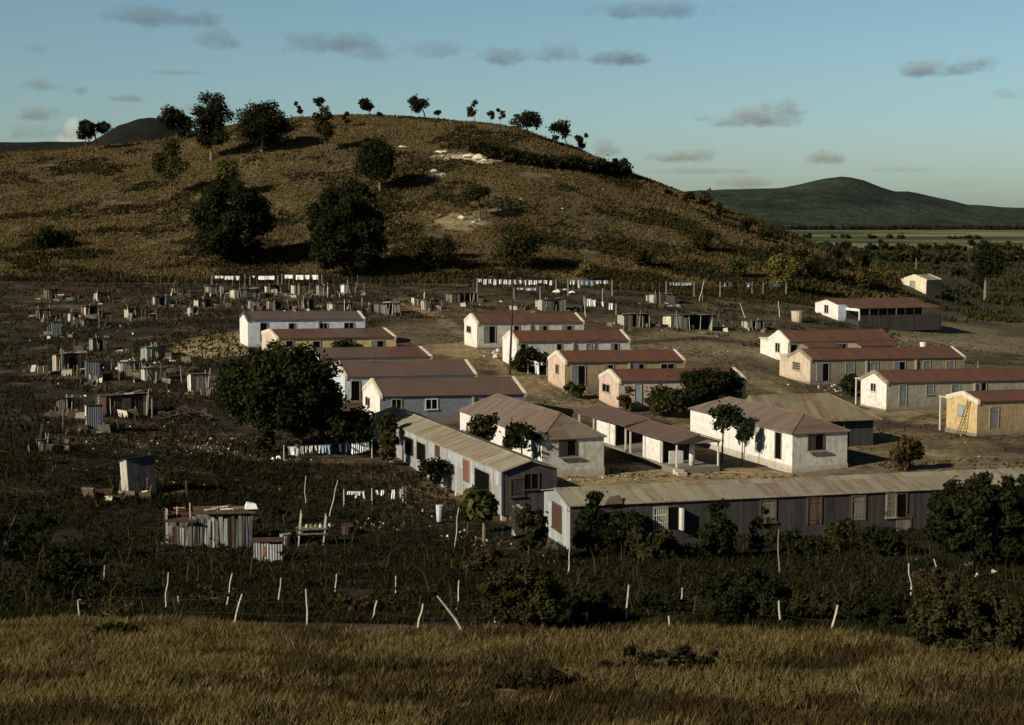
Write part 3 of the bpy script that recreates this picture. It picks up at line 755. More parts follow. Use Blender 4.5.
# open-sided wash houses
def wash_house(label, P, Rx, Qx, eP, apex, panel, plinth, extras):
    fr = near_frame(P, Rx, Qx, eP, apex, 20)
    t = thing('wash_house', label, 'wash house', fr.O, fr.ang, 'low open sided wash houses')
    L, w, h = fr.L, fr.w, fr.h0
    mb = MB(); mb.box(0, L, 0, w, -1.8, .45); mb.build('plinth', M['cement'], t)
    gable_roof(fr, t, M['brownroof'], .25, .3, .3, .07)
    g = MB(); g.extr([(L+.02, 0, h-.12), (L+.02, w, h-.12), (L+.02, w, h+.0), (L+.02, w/2, h+fr.rise), (L+.02, 0, h)], (.05, 0, 0)); g.build('gable_beam', M['frame'], t)
    for (x, y) in ((.1, .1), (L*.33, .1), (L*.66, .1), (L-.1, .1), (L-.1, w-.1), (.1, w-.1), (L*.5, w-.1)):
        p = MB(); p.box(x-.06, x+.06, y-.06, y+.06, .453, h-.02); p.build('post', M['whiteframe'], t)
    u0, z0 = fr.pick(W, panel[0], panel[3]); u1, _ = fr.pick(W, panel[2], panel[3]); _, z1 = fr.pick(W, (panel[0]+panel[2])/2, panel[1])
    p = MB(); p.box(u0, u1, .16, .26, .46, h-.15); p.build('wall', M['white'], t)
    p = MB(); p.box(.3, L*.55, w-.3, w-.2, .46, h-.1); p.box(L*.5, L*.54, .4, w-.4, .46, h-.1); p.build('partition', M['darkwall'], t)
    if extras:
        p = MB(); p.tube([(L-1.1, w*.5, .45), (L-1.1, w*.5, h-.15)], [.24, .22], 12); p.build('column', M['white'], t, smooth=True)
        p = MB(); p.box(L-2.4, L-2.3, .5, w*.45, .46, 1.5); p.build('screen', M['white'], t)
        p = MB(); p.box(L+.01, L+1.0, -.3, .5, -.8, .25); p.box(L+.01, L+.5, -.3, .5, .253, .4); p.build('step', M['cream'], t)
    return fr
fu1 = wash_house('brown roofed open wash house between the white hip roofed house and the pink house', (625, 455), 578, 672, 426, 419.5, (595, 418, 613, 431), 0, False)
fu2 = wash_house('open wash house with white round column and front steps, nearer of the two', (676, 474), 629, 720, 443, 435, (641, 436, 660, 451), 0, True)

# ------------------------------------------------------------------ long barracks
def barrack_tin():
    fr = near_frame((502.4, 521), 372, 557, 472, 461.5, 20)
    t = thing('tin_barrack', 'long pale tin barrack running diagonally, with dark gable end and weathered roof', 'barrack', fr.O, fr.ang)
    mb = MB(); gable_walls(fr, mb, M['tinwall'], M['darkwall2'], base=.35); mb.build('wall', M['tinwall'], t)  # gable given darker boards: its shaded side put into the colour
    gable_roof(fr, t, M['tanroof'], .14, .2, .2, .05)
    L = fr.L
    for i in range(11):
        x = .2+(L-.4)*i/10; p = MB(); p.box(x-.16, x+.16, -.02, .3, -2.2, .347); p.build('pier', M['cream'], t)
    p = MB(); p.box(L-.14, L+.03, -.03, .12, .35, fr.h0-.02); p.build('corner_board', M['darkwall'], t)
    for k in (0, 1, 2):
        p = MB(); p.box(L-.3, L-.02, .5+k*1.2, .8+k*1.2, -1.5, .345); p.build('pier', M['cement'], t)
    for o in ((W, 'darkdoor', 404.8, 437.6, 413.8, 455), (W, 'darkdoor', 417, 443, 426, 461), (W, 'door', 463.5, 460, 469.7, 482, M['reddoor']), (W, 'darkdoor', 475, 470.7, 490, 494),
              ('g1', 'shutter', 511, 479, 523, 496, M['darkwall']), ('g1', 'window', 524.5, 474, 538, 489, M['darkwall'])):
        opening(fr, t, *o[:2], *o[2:6], m=o[6] if len(o) > 6 else None)
    u0, z0 = fr.pick(W, 435, 456); u1, _ = fr.pick(W, 440, 456)
    p = MB(); p.box(u0, u1, -.03, -.004, z0, z0+.9); p.build('sheet_patch', M['rusttin'], t)
    return fr
fb1 = barrack_tin()
def barrack_long():
    fr = row_frame((570, 551), 544, 1042, 506.5, 488, 487, 14.5)
    fr.h1 = fr.h0; fr.dull = 1; fr.L = min(fr.L, 36)
    t = thing('long_barrack', 'long dark boarded barrack with pale rust streaked roof, nearest building', 'barrack', fr.O, fr.ang)
    mb = MB(); gable_walls(fr, mb, M['darkwall'], M['tinwall']); mb.build('wall', M['darkwall'], t)
    rf = gable_roof(fr, t, M['tanroof'], .15, .2, .2, .05)
    for o in (('g0', 'shutter', 553, 505, 561.5, 529, M['rusttin']), (W, 'lattice', 654.4, 508, 667, 530), (W, 'darkdoor', 668.5, 507, 678, 530), (W, 'shutter', 761, 501, 775, 522, M['greyboard']),
              (W, 'door', 808, 498, 820.5, 524, M['brownboard']), (W, 'door', 852.5, 496.5, 864.5, 520, M['greyboard']), (W, 'lattice', 887, 494, 895.5, 517, M['greyboard']), (W, 'window', 897, 494, 906, 517), (W, 'shutter', 607, 512, 618, 532, M['darkwall2'])):
        opening(fr, t, *o[:2], *o[2:6], m=o[6] if len(o) > 6 else None)
    u, z = fr.pick(W, 679.5, 529); p = MB(); p.box(u-.06, u+.1, -.5, -.07, z, z+1.35); p.build('shutter', M['whiteframe'], t)
    u0, z0 = fr.pick(W, 896, 533); u1, _ = fr.pick(W, 911, 533)
    p = MB(); p.box(u0, u1, -.05, -.004, z0, z0+1.0); p.build('board_patch', M['greyboard'], t)
    p = MB(); p.hexa([(2.1, -.25, fr.h0+.02), (3.3, -.2, fr.h0+.05), (3.4, .6, fr.h0+.45), (2.7, .6, fr.h0+.35), (2.1, -.27, fr.h0+.05), (3.3, -.22, fr.h0+.08), (3.4, .6, fr.h0+.48), (2.7, .6, fr.h0+.38)]); p.build('loose_sheet', M['brownboard'], rf)
    return fr
fb2 = barrack_long()

# ------------------------------------------------------------------ sheds and shacks
def shed(x0, x1, top, base, mat, label, roofm=None, deep=None, sidem=None, lean=0., door=True, cat='shed', name='shed', th=None, slope_=.25, junk=0, open_front=False, tilt=0):
    O = gp((x0*.7+x1*.3), base); s = O.y/F
    th = math.atan((512-(x0+x1)/2)/F)*(x0 < 512)+R(random.uniform(13, 22)) if th is None else R(th)
    wd = (x1-x0)*s; h = max(.9, (base-top)*s)
    d = deep or max(1.0, min(3.0, wd*.7)); h = max(.8, h-d*.12)
    ln = wd*.86
    t = thing(name, label, cat, O-Vector((ln*.3, 0, 0)), th)
    t.rotation_euler = (R(tilt), R(lean), th)
    roofm = roofm or mat; sidem = sidem or mat
    hb = h-slope_*.5; mb = MB(); b = -.5
    rag = .0 if cat == 'outhouse' else .16
    def panels(x0_, x1_):
        x = x0_
        while x < x1_-.05:
            e = min(x1_, x+random.uniform(.25, .6)); hh = h-rag*random.random()-.01; j = random.uniform(0, .06) if rag else 0
            mb.hexa([(x+.008, j-.02, b), (e-.008, j-.02, b), (e-.008, j+.03, b), (x+.008, j+.03, b), (x+.008+random.uniform(-.04, .04)*rag*4, j-.02, hh), (e-.008, j-.02, hh), (e-.008, j+.03, hh), (x+.008, j+.03, hh)],
                    mat if random.random() < .62 or not rag else random.choice([gb, bb, bb, M['darkwall'], gn, tp])); x = e
    panels(0, ln if not open_front else ln*.3)
    mb.build('front_wall', mat, t); mb = MB()
    mb.poly([(ln, 0, b), (ln, d, b), (ln, d, hb), (ln, 0, h-.02)], mat)
    mb.poly([(ln, d, b), (0, d, b), (0, d, hb), (ln, d, hb)], mat)
    n_ = max(2, int(d/.4)); sm = MB()
    for i in range(n_):
        y0, y1 = d*i/n_, d*(i+1)/n_; hh = h-(h-hb)*(i+.5)/n_-.06-rag*random.random()*1.2; jj = random.uniform(0, .07)*(rag > 0)
        sm.hexa([(-.05-jj, y0+.01, b), (0-jj, y0+.01, b), (0-jj, y1-.01, b), (-.05-jj, y1-.01, b), (-.05-jj, y0+.01, hh), (-jj, y0+.01, hh), (-jj, y1-.01, hh), (-.05-jj, y1-.01, hh)], sidem if random.random() < .8 or not rag else mat)
    mb.build('wall', mat, t); sm.build('side_wall', sidem, t)
    o = .16; r = MB(); k = (h-hb)/d
    z = lambda y: h-k*y+.004
    nr_ = 1 if cat == 'outhouse' else random.choice([2, 3])
    for i in range(nr_):
        xa, xb = -o+(ln+2*o)*i/nr_-.06*(i > 0), -o+(ln+2*o)*(i+1)/nr_; dz = .022*(i % 2)+.01*random.random()*(nr_ > 1); e0 = random.uniform(-.12, .12)*(nr_ > 1); e1 = random.uniform(-.2, .1)*(nr_ > 1); w1 = random.uniform(-.07, .07)*(nr_ > 1)
        p = [(xa, -o+e0, z(-o)+dz), (xb, -o+e0, z(-o)+dz+abs(w1)), (xb, d+o+e1, z(d+o)+dz), (xa, d+o+e1, z(d+o)+dz)]
        r.hexa(p+[(a_, b_, c_+.02) for a_, b_, c_ in p], roofm if i == 0 or random.random() < .5 else random.choice([gb, tp, gb, bb]))
    rf = r.build('roof', roofm, t)
    if door and ln > .7:
        u = ln*random.uniform(.25, .55); dw = min(.75, ln*.45); q = MB(); q.box(u, u+dw, -.035, -.003, 0, min(1.8, h*.85)); 
        q.build('door', random.choice([M['dark'], M['brownboard'], M['greyboard']]), t)
    if door and cat == 'shed':
        q = MB()
        for _ in range(random.randint(1, 3)):
            u = random.uniform(-.2, ln); q.tube([(u, -.15, -.2), (u+random.uniform(-.4, .4), random.uniform(-.1, .1), h+random.uniform(0, .7))], [.04, .03], 4)
        q.build('prop', M['post'], t)
    if open_front:
        q = MB(); q.box(ln*.31, ln-.02, d*.4, d*.45, -.3, hb); q.build('partition', M['dark'], t)  # added black sheet paints the shade inside the open hut
        for u in (ln*.45, ln*.7, ln-.08):
            q = MB(); q.tube([(u, 0, -.3), (u+random.uniform(-.15, .15), .02, h)], [.05, .04], 5); q.build('post', M['post'], t)
    for i in range(junk):
        u = random.uniform(.1, ln*.9); v = random.uniform(0, d*.8); a = random.uniform(-.6, .6)
        q = MB(); l = random.uniform(.5, 1.2)
        zz = z(v)+.06
        q.hexa([(u, v, zz), (u+l, v+a, zz+.02), (u+l-.05, v+a+.14, zz+.02), (u-.05, v+.14, zz), (u, v, zz+.07), (u+l, v+a, zz+.16), (u+l-.05, v+a+.14, zz+.16), (u-.05, v+.14, zz+.07)])
        q.build('plank', random.choice([M['greyboard'], M['paleboard'], M['brownboard']]), rf)
    return t
gb, pb, bb, tb, tp, rt, gn = (M[k] for k in ('greyboard', 'paleboard', 'brownboard', 'tinblue', 'tinpale', 'rusttin', 'greenboard'))
SH = [
 (97, 112, 291, 301, bb, 'brown hut with one pale corner board, below the ploughed slope', dict(sidem=pb)),
 (47, 63, 288, 299, gb, 'dark slatted pen near the left edge below the ploughed patch', dict()),
 (38, 52, 308, 319, bb, 'low brown hut with planks on top, farthest left of the scattered huts', dict(junk=2, roofm=gb)),
 (84, 101, 318, 325, gb, 'long low board coop in front of two small huts at left', dict(door=False)),
 (86, 99, 305, 316, bb, 'small brown hut with a white door post above the low coop', dict(sidem=pb)),
 (70, 80, 312, 322, gb, 'tiny grey pen with pale gate, above the blue outhouse', dict(sidem=pb)),
 (128, 142, 307, 318, bb, 'brown open hut with two white posts on the left track', dict(sidem=pb, open_front=True)),
 (155, 172, 295, 306, tb, 'small blue tin hut with cream side board', dict(sidem=M['cream'])),
 (173, 185, 286, 294, gb, 'little grey hut at the foot of the slope below the left big tree', dict()),
 (198, 214, 298, 307, bb, 'dark brown hut with pale open door, right of the blue tin hut', dict(sidem=pb)),
 (190, 198, 306, 316, pb, 'narrow pale privy with gabled top standing alone on bare brown soil', dict(roofm=bb)),
 (208, 226, 284, 293, gn, 'green grey hut below the left end of the back laundry line', dict()),
 (234, 268, 287, 299, gn, 'wide low green grey shack under the second back laundry line', dict(sidem=M['cream'], junk=2)),
 (250, 261, 299, 310, gn, 'narrow board hut directly behind the ridge of the bluish white house', dict()),
 (269, 284, 299, 311, gb, 'grey board hut behind the middle of the bluish white house roof', dict(sidem=pb)),
 (268, 284, 284, 293, bb, 'brown hut with cream side right of the wide green grey shack', dict(sidem=M['cream'])),
 (294, 310, 283, 294, bb, 'brown hut with sunlit cream edge below the last white sheets', dict(sidem=pb)),
 (319, 330, 284, 296, gn, 'small dark green hut between the cream edged hut and the pale tin hut', dict()),
 (344, 357, 283, 294, tp, 'pale tin hut standing alone right of the back laundry', dict(sidem=M['white'])),
 (304, 316, 298, 310, gb, 'grey post walled hut behind the right half of the bluish white house', dict()),
 (332, 357, 301, 312, bb, 'wide low hut with pale front board just behind the right parapet', dict(sidem=pb, open_front=True, roofm=pb)),
 (378, 403, 301, 314, gb, 'grey hut with a raised crooked roof pole, right of the back left house', dict(junk=3)),
 (414, 424, 296, 305, gb, 'small grey hut with cream side at the start of the middle track', dict(sidem=M['cream'])),
 (425, 441, 298, 310, gb, 'grey hut with two white side boards next to the middle track', dict(sidem=pb)),
 (451, 483, 291, 303, gb, 'long open frame shelter with pale poles below the middle laundry', dict(open_front=True, roofm=gb, junk=1)),
 (541, 570, 297, 311, gb, 'board shack with bright cream end behind the white house with the pole', dict(sidem=pb, junk=1)),
 (653, 684, 292, 304, gb, 'ragged shack with white end boards below the row of small cloths', dict(sidem=pb, junk=2)),
 (624, 655, 312, 327, bb, 'dark open hut with cream end wall, left of the long tin roofed shelter', dict(sidem=pb, open_front=True, junk=2)),
 (669, 721, 313, 330, gn, 'long open shelter with pale tin roof and crooked poles', dict(sidem=M['cream'], open_front=True, roofm=tp, deep=3)),
 (747, 768, 319, 330, gb, 'small hut with pale end wall by the dirt yard left of the cistern', dict(sidem=pb, open_front=True)),
 (52, 64, 321, 337, tb, 'pale blue tin outhouse, upper left of the three blue ones', dict(door=False, cat='outhouse', name='outhouse', th=20, deep=1.1)),
 (57, 85, 352, 373, bb, 'large brown board hut left of the second blue outhouse', dict(junk=3, sidem=pb)),
 (86, 101, 359, 382, tb, 'blue grey tin outhouse with projecting flat roof beside the brown hut', dict(door=False, cat='outhouse', name='outhouse', roofm=tp, th=20, deep=1.1)),
 (93, 107, 337, 351, gn, 'small ragged pale board pen behind the second blue outhouse', dict(junk=3)),
 (122, 147, 360, 373, tp, 'low tin patched shack with dark roof, left part of the tin cluster', dict(junk=3, roofm=gb)),
 (145, 169, 366, 381, gn, 'leaning shack with white corner board at the front of the tin cluster', dict(junk=3, sidem=pb)),
 (147, 171, 345, 359, gn, 'shack with plank covered roof at the back of the tin cluster', dict(junk=4)),
 (191, 213, 372, 393, gn, 'pale green slatted shed just left of the mango tree', dict(sidem=M['white'], roofm=tp)),
 (60, 76, 397, 415, bb, 'dark brown pen with orange brown corner post near the left edge', dict(junk=1)),
 (106, 156, 392, 417, rt, 'wide rusty tin hut with planks on its flat roof', dict(junk=3, roofm=bb, sidem=rt)),
 (86, 105, 403, 432, tb, 'tall corrugated outhouse with bright left edge and slanting tin roof', dict(door=False, cat='outhouse', name='outhouse', roofm=tp, sidem=M['white'], th=19, deep=1.0)),  # white side puts the sun on the left edge into the colour
 (40, 54, 438, 451, gb, 'tiny grey crate like coop low on the left dark slope', dict()),
 (128, 161, 455, 497, M['darkwall2'], 'leaning outhouse with bluish tin roof and two long pale side boards', dict(door=False, sidem=M['paleboard'], roofm=tb, lean=-3, slope_=.8, cat='outhouse', name='outhouse')),
]
for x0, x1, tp_, bs, m_, lb, kw in SH: shed(x0, x1, tp_, bs, m_, lb, **kw)
# long shack in the near left, made of patched sheets
def near_shack():
    O = gp(168, 546); s = O.y/F
    t = thing('patched_shack', 'long patched board and tin shack with cream left end, near left of the fence', 'shack', O, R(12))
    L = 84*s/math.cos(R(12)); d = 2.6; mats = [gn, M['darkwall2'], gb, M['darkwall2'], tb, gb, bb, gn, tp]
    n = 22; x = 0
    for i in range(n):
        wdt = L/n*random.uniform(.8, 1.2); h = (1.6 if i > 4 else 1.35)+random.uniform(-.3, .15); e = min(L, x+wdt)
        q = MB(); q.hexa([(x+.02, random.uniform(-.05, .05), -.4), (e-.02, random.uniform(-.05, .05), -.4), (e-.02, .06, -.4), (x+.02, .06, -.4),
                          (x+.02, random.uniform(-.03, .08), h), (e-.02, random.uniform(-.03, .08), h+random.uniform(-.08, .08)), (e-.02, .13, h), (x+.02, .13, h)])
        q.build('wall_panel', random.choice(mats), t); x = e
    q = MB(); q.box(.1, L, d-.1, d, -.4, 1.4); q.box(L-.1, L, .1, d-.1, -.4, 1.45); q.build('back_wall', gb, t)
    q = MB(); q.box(-.12, 0, .1, .8, -.4, 2.15); q.box(-.1, .03, 1.0, 1.7, -.4, 1.9); q.build('end_board', pb, t)
    q = MB(); q.hexa([(-.2, -.25, 1.5), (L*.33, -.3, 1.42), (L*.33, 1.6, 1.72), (-.2, 1.6, 1.8), (-.2, -.25, 1.56), (L*.33, -.3, 1.48), (L*.33, 1.6, 1.78), (-.2, 1.6, 1.86)]); q.build('roof', rt, t)
    q = MB(); q.hexa([(L*.3, -.2, 1.9), (L+.1, -.1, 1.8), (L+.1, d, 1.75), (L*.3, d, 1.85), (L*.3, -.2, 1.97), (L+.1, -.1, 1.87), (L+.1, d, 1.82), (L*.3, d, 1.92)]); rr = q.build('roof', bb, t)
    for i in range(9):
        q = MB(); u = random.uniform(.2, L-1); v = random.uniform(.1, d*.7); a = random.uniform(-.5, .5); l = random.uniform(.6, 1.6)
        q.tube([(u, v, 2.0), (u+l, v+a, 2.08)], [.06, .05], 5); q.build('plank', random.choice([pb, gb, bb, M['orange']]), rr)
    for u, hgt in ((.5, 2.3), (1.4, 2.5), (L*.6, 2.2)):
        q = MB(); q.tube([(u, .5, 0), (u+random.uniform(-.1, .1), .5, hgt)], [.06, .045], 5); q.build('post', M['post'], t)
    w_ = MB(); u = L*.9; w_.hexa([(u, .3, 2.0), (u+.8, .3, 2.0), (u+.8, .9, 2.0), (u, .9, 2.0), (u+.15, .4, 2.35), (u+.7, .4, 2.3), (u+.6, .8, 2.3), (u+.15, .8, 2.4)])
    o = w_.build('cloth_bundle', M['cloth']); o.location = O; o.rotation_euler = (0, 0, R(12)); o.location.z -= 0
    tag(o, 'white cloth bundle left on the roof of the long patched shack', 'cloth bundle')
near_shack()
def tin_pen():
    O = gp(254, 562); s = O.y/F
    t = thing('tin_pen', 'small pale tin pen with rust stain, right of the patched shack', 'pen', O, R(8)); L = 29*s; h = 1.1
    for i, (a, b, m_) in enumerate(((0, L*.2, tp), (L*.22, L*.55, M['tinpale']), (L*.56, L, tp))):
        q = MB(); q.box(a, b, -.03*i, .03-.03*i, -.3, h-.05*i); q.build('sheet', m_, t)
    q = MB(); q.box(L*.3, L*.42, -.04, -.033, .3, .9); q.build('rust_stain', M['orange'], t)
    q = MB(); q.box(0, L, 1.2, 1.25, -.3, h); q.box(-.04, 0, .03, 1.2, -.3, h); q.box(L, L+.04, .03, 1.2, -.3, h); q.build('wall', gb, t)
    q = MB(); q.box(-.1, L+.1, .1, 1.3, h+.003, h+.06); q.build('roof', rt, t)
tin_pen()
def rack():
    O = gp(298, 547); s = O.y/F
    t = thing('dish_rack', 'rough wooden outdoor dish rack with uprights in the near left yard', 'rack', O, R(10)); L = 30*s
    for x in (0, L-.3):
        for y in (0, .8):
            q = MB(); q.tube([(x, y, -.2), (x+.25, y, 1.95+random.uniform(-.2, .2))], [.05, .04], 5); q.build('post', M['post'], t)
    for z in (.75, 1.05):
        q = MB(); q.box(-.1, L, -.1, .9, z, z+.06); q.build('shelf', gb, t)
    for i in range(6):
        q = MB(); x = .5+i*.28; q.tube([(0, 0, 0), (0, 0, .2)], [.12, .08], 8); o = q.build('pot', random.choice([M['cream'], tp, M['rock']]))
        o.location = t.location+Vector((x*math.cos(R(10)), .4+x*math.sin(R(10)), 1.115)); tag(o, None, 'pot', 'pots on the outdoor dish rack'); o['label'] = 'small pale pot standing on the rough outdoor dish rack'
rack()
def tub(px, py, r, h, m_, label, cat='tub', name='tub'):
    O = gp(px, py); q = MB(); q.tube([(0, 0, -.1), (0, 0, h)], [r*.85, r], 12); q.tube([(0, 0, h-.03), (0, 0, h+.02)], [r*1.04, r*1.04], 12)
    o = q.build(name, m_, loc=O); tag(o, label, cat); return o
o = tub(347, 534, .38, .6, M['rusttin'], 'rusty orange drum right of the dish rack', 'drum', 'drum'); o.rotation_euler = (.15, .1, 0)
o = tub(797, 321.5, 1.0, 1.7, M['peach'], 'round tan masonry cistern in the dirt yard left of the veranda house', 'cistern', 'cistern')
tub(923, 349.5, .5, 1.1, M['white'], 'white drum on the slope above the peach house roof', 'drum', 'drum')
tub(285, 545, .35, .7, tp, 'pale tub beside the small tin pen', 'tub')

# hanging bucket swing by the tin barrack
def bucket():
    O = gp(439, 523); t = thing('bucket_stand', 'white pail hung from crossed sticks in front of the tin barrack', 'pail', O)
    q = MB(); q.tube([(0, 0, .1), (.05, 0, 1.2)], [.16, .27], 10); q.build('pail', M['whiteb'], t)
    q = MB(); q.tube([(-.3, 0, 1.15), (.08, 0, 2.0)], [.04, .03], 5); q.tube([(.42, 0, 1.15), (.08, 0, 2.0)], [.04, .03], 5); q.build('handle', rt, t)
bucket()
def board_screen():
    O = gp(512, 536); t = thing('board_screen', 'tall white board screen standing at the near end of the tin barrack', 'screen', O, R(10))
    for i, m_ in enumerate((M['whiteframe'], pb, pb, M['whiteframe'])):
        q = MB(); q.box(i*.26, i*.26+.24, 0, .05, -.2, 1.95+.08*math.sin(i*2)); q.build('board', m_, t)
board_screen()

# ------------------------------------------------------------------ poles, posts, fences
def stick(bx, by, tx, ty, label, m_=None, r=.05, name='fence_post', cat='fence post', group=None, bend=.04):
    O = gp(bx, by); Y = O.y; top = Vector((sx(tx, ty)*Y, Y, H+Y*slope(ty)))-O
    mb = MB(); n = 5; pts = []
    for i in range(n): 
        f = i/(n-1); p = Vector((0, 0, -.25)).lerp(top, f); k = math.sin(f*math.pi)*bend*top.length
        pts.append(p+Vector((k*random.uniform(-1, 1), k*.3, 0)))
    mb.tube(pts, [r*(1.15-.45*i/(n-1))*random.uniform(.9, 1.1) for i in range(n)], 6)
    o = mb.build(name, m_ or M['post'], loc=O); tag(o, label, cat, group); return o
POSTS = [(79, 624, 78, 600, 'stout straight fence post rising from the grass at the far left'), (123, 617, 126, 593, 'pale fence post second from left, leaning slightly right, shadow beside it'),
 (165, 610, 168.5, 572.5, 'tall slim white fence post set back, left of a short tilted stub'), (103.6, 580, 104.7, 565.7, 'short pale fence post alone high on the dark left slope'),
 (181, 607, 178, 596, 'very short left leaning stub beside a tall slim post'), (224.7, 606, 232.4, 573.4, 'tall curved fence post leaning right, behind a more tilted one'),
 (232, 623, 242.3, 594, 'strongly right tilted fence post at the grass edge below a curved post'), (277, 603.5, 281, 578, 'slim fence post below the small tin pen'),
 (308, 625.5, 306, 589, 'tallest straight fence post in the left half, at the grass edge'), (335, 598, 336.7, 574, 'slim upright fence post below the dish rack'),
 (371.5, 620.5, 377, 601, 'short crooked fence post at the grass edge, right of the tall straight one'), (395.7, 598, 396, 576, 'perfectly upright thin fence post midway below the small laundry line'),
 (416.7, 627.5, 423.3, 603.7, 'forked pale fence post leaning right at the grass edge'), (471, 636.5, 437.4, 596, 'long pole fallen diagonally to the left across the fence line'),
 (455.9, 613, 459, 580.5, 'thin hooked fence post just behind the diagonal pole'), (497.8, 627, 494, 609, 'short dull fence post left of the big front bush'),
 (626, 622.8, 629, 585, 'fence post standing in the dark bushes in front of the long barrack'), (680.7, 611.7, 682.3, 588, 'slim fence post right of the one in the front bushes'),
 (671, 633.8, 668.8, 616, 'small crooked stub below the slim post at centre right'), (568.4, 576, 569.8, 548, 'white post at the near left corner of the long barrack'),
 (782, 625.5, 779, 601, 'dull fence post below the forked branch'), (830, 631, 837.8, 605, 'bright broken looking fence post leaning right in the right half'),
 (924.7, 618.6, 928.3, 605, 'short pale fence post farthest right'), (913, 599, 908.7, 563.5, 'long dull pole leaning left, in the right hand scrub'), (942, 583, 934, 559, 'thin brown pole leaning left below the dark tree at right')]
for a, b, c, d, l in POSTS: stick(a, b, c, d, l, group='leaning posts of the near wire fence', r=.045)
def wires(pts, name, label):
    mb = MB()
    for hgt in (.35, .8):
        for p, q in zip(pts[:-1], pts[1:]):
            a = p+Vector((0, 0, hgt)); b = q+Vector((0, 0, hgt)); mid = (a+b)/2-Vector((0, 0, .06)); mb.tube([a, mid, b], [.006]*3, 3)
    o = mb.build(name, M['wire']); tag(o, label, 'wire')
wires([gp(a, b) for a, b in ((40, 628), (79, 624), (123, 617), (232, 623), (308, 625.5), (371.5, 620.5), (416.7, 627.5), (497.8, 627), (626, 622.8), (680, 622), (782, 625.5), (830, 631), (925, 622))], 'fence_wire', 'thin sagging wire strands along the near fence posts')
stick(780, 573, 779, 529, 'bare forked branch pole in front of the long barrack', M['palebark'], .05, 'forked_pole', 'pole')
stick(305, 505, 306, 476, 'thin straight pole in the dark yard below the near laundry', M['post'], .04, 'yard_pole', 'pole')
stick(329, 516, 338, 480, 'thin pole leaning right in the dark yard below the near laundry', M['post'], .045, 'yard_pole', 'pole')
stick(453.5, 551, 459, 507, 'thin leaning pole before the papaya tree at the tin barrack', M['post'], .045, 'yard_pole', 'pole')
stick(699, 301, 704, 281, 'leaning white pole on the back fence line at centre right', M['post'], .08, 'yard_pole', 'pole')
stick(746, 318, 740, 303, 'left leaning pole behind the small hut by the dirt yard', M['post'], .08, 'yard_pole', 'pole')
stick(780, 317, 778.5, 301, 'short grey pole left of the cistern', M['post'], .09, 'yard_pole', 'pole')
stick(586, 317, 584, 296, 'clothes prop at the left of the bundled white washing', M['post'], .07, 'yard_pole', 'pole')
stick(603, 306, 603, 288, 'upright clothes prop above the bundled white washing', M['post'], .07, 'yard_pole', 'pole')
stick(202.5, 358, 201, 338, 'thin dark post on the sandy patch left of the mango tree', M['pole'], .08, 'yard_pole', 'pole')
stick(978, 398, 978, 361, 'thin metal mast rising behind the yellow house gable', M['post'], .04, 'mast', 'mast', bend=0)
o = stick(509.5, 375, 513.3, 284, 'tall dark wooden utility pole between the two white houses', M['pole'], .13, 'utility_pole', 'utility pole', bend=0)
stick(95, 300, 117, 283, 'x', M['post'], .05) if False else None

# fence at the foot of the hill
def back_fence():
    t = thing('wire_fence', 'long fence of thin stakes along the foot of the big hill', 'fence', gp(420, 284))
    xs = list(np.linspace(92, 800, 92)); pts = []
    mb = None
    for i, x in enumerate(xs):
        y = float(np.interp(x, [90, 110, 150, 230, 420, 620, 800], [270, 280, 283, 286, 286, 291, 292])) + random.uniform(-.6, .6)
        p = gp(x+random.uniform(-2, 2), y)-t.location; pts.append(p)
        q = MB(); h = random.uniform(1.3, 2.1); q.tube([p-Vector((0, 0, .3)), p+Vector((random.uniform(-.15, .15), 0, h))], [.05, .03], 5)
        q.build('stake', M['greyboard'] if random.random() < .35 else M['brownboard'], t)
    q = MB()
    for a, b in zip(pts[:-1], pts[1:]):
        for z in (.6, 1.1): q.tube([a+Vector((0, 0, z)), b+Vector((0, 0, z))], [.012, .012], 3)
    q.build('wire', M['wire'], t)
back_fence()

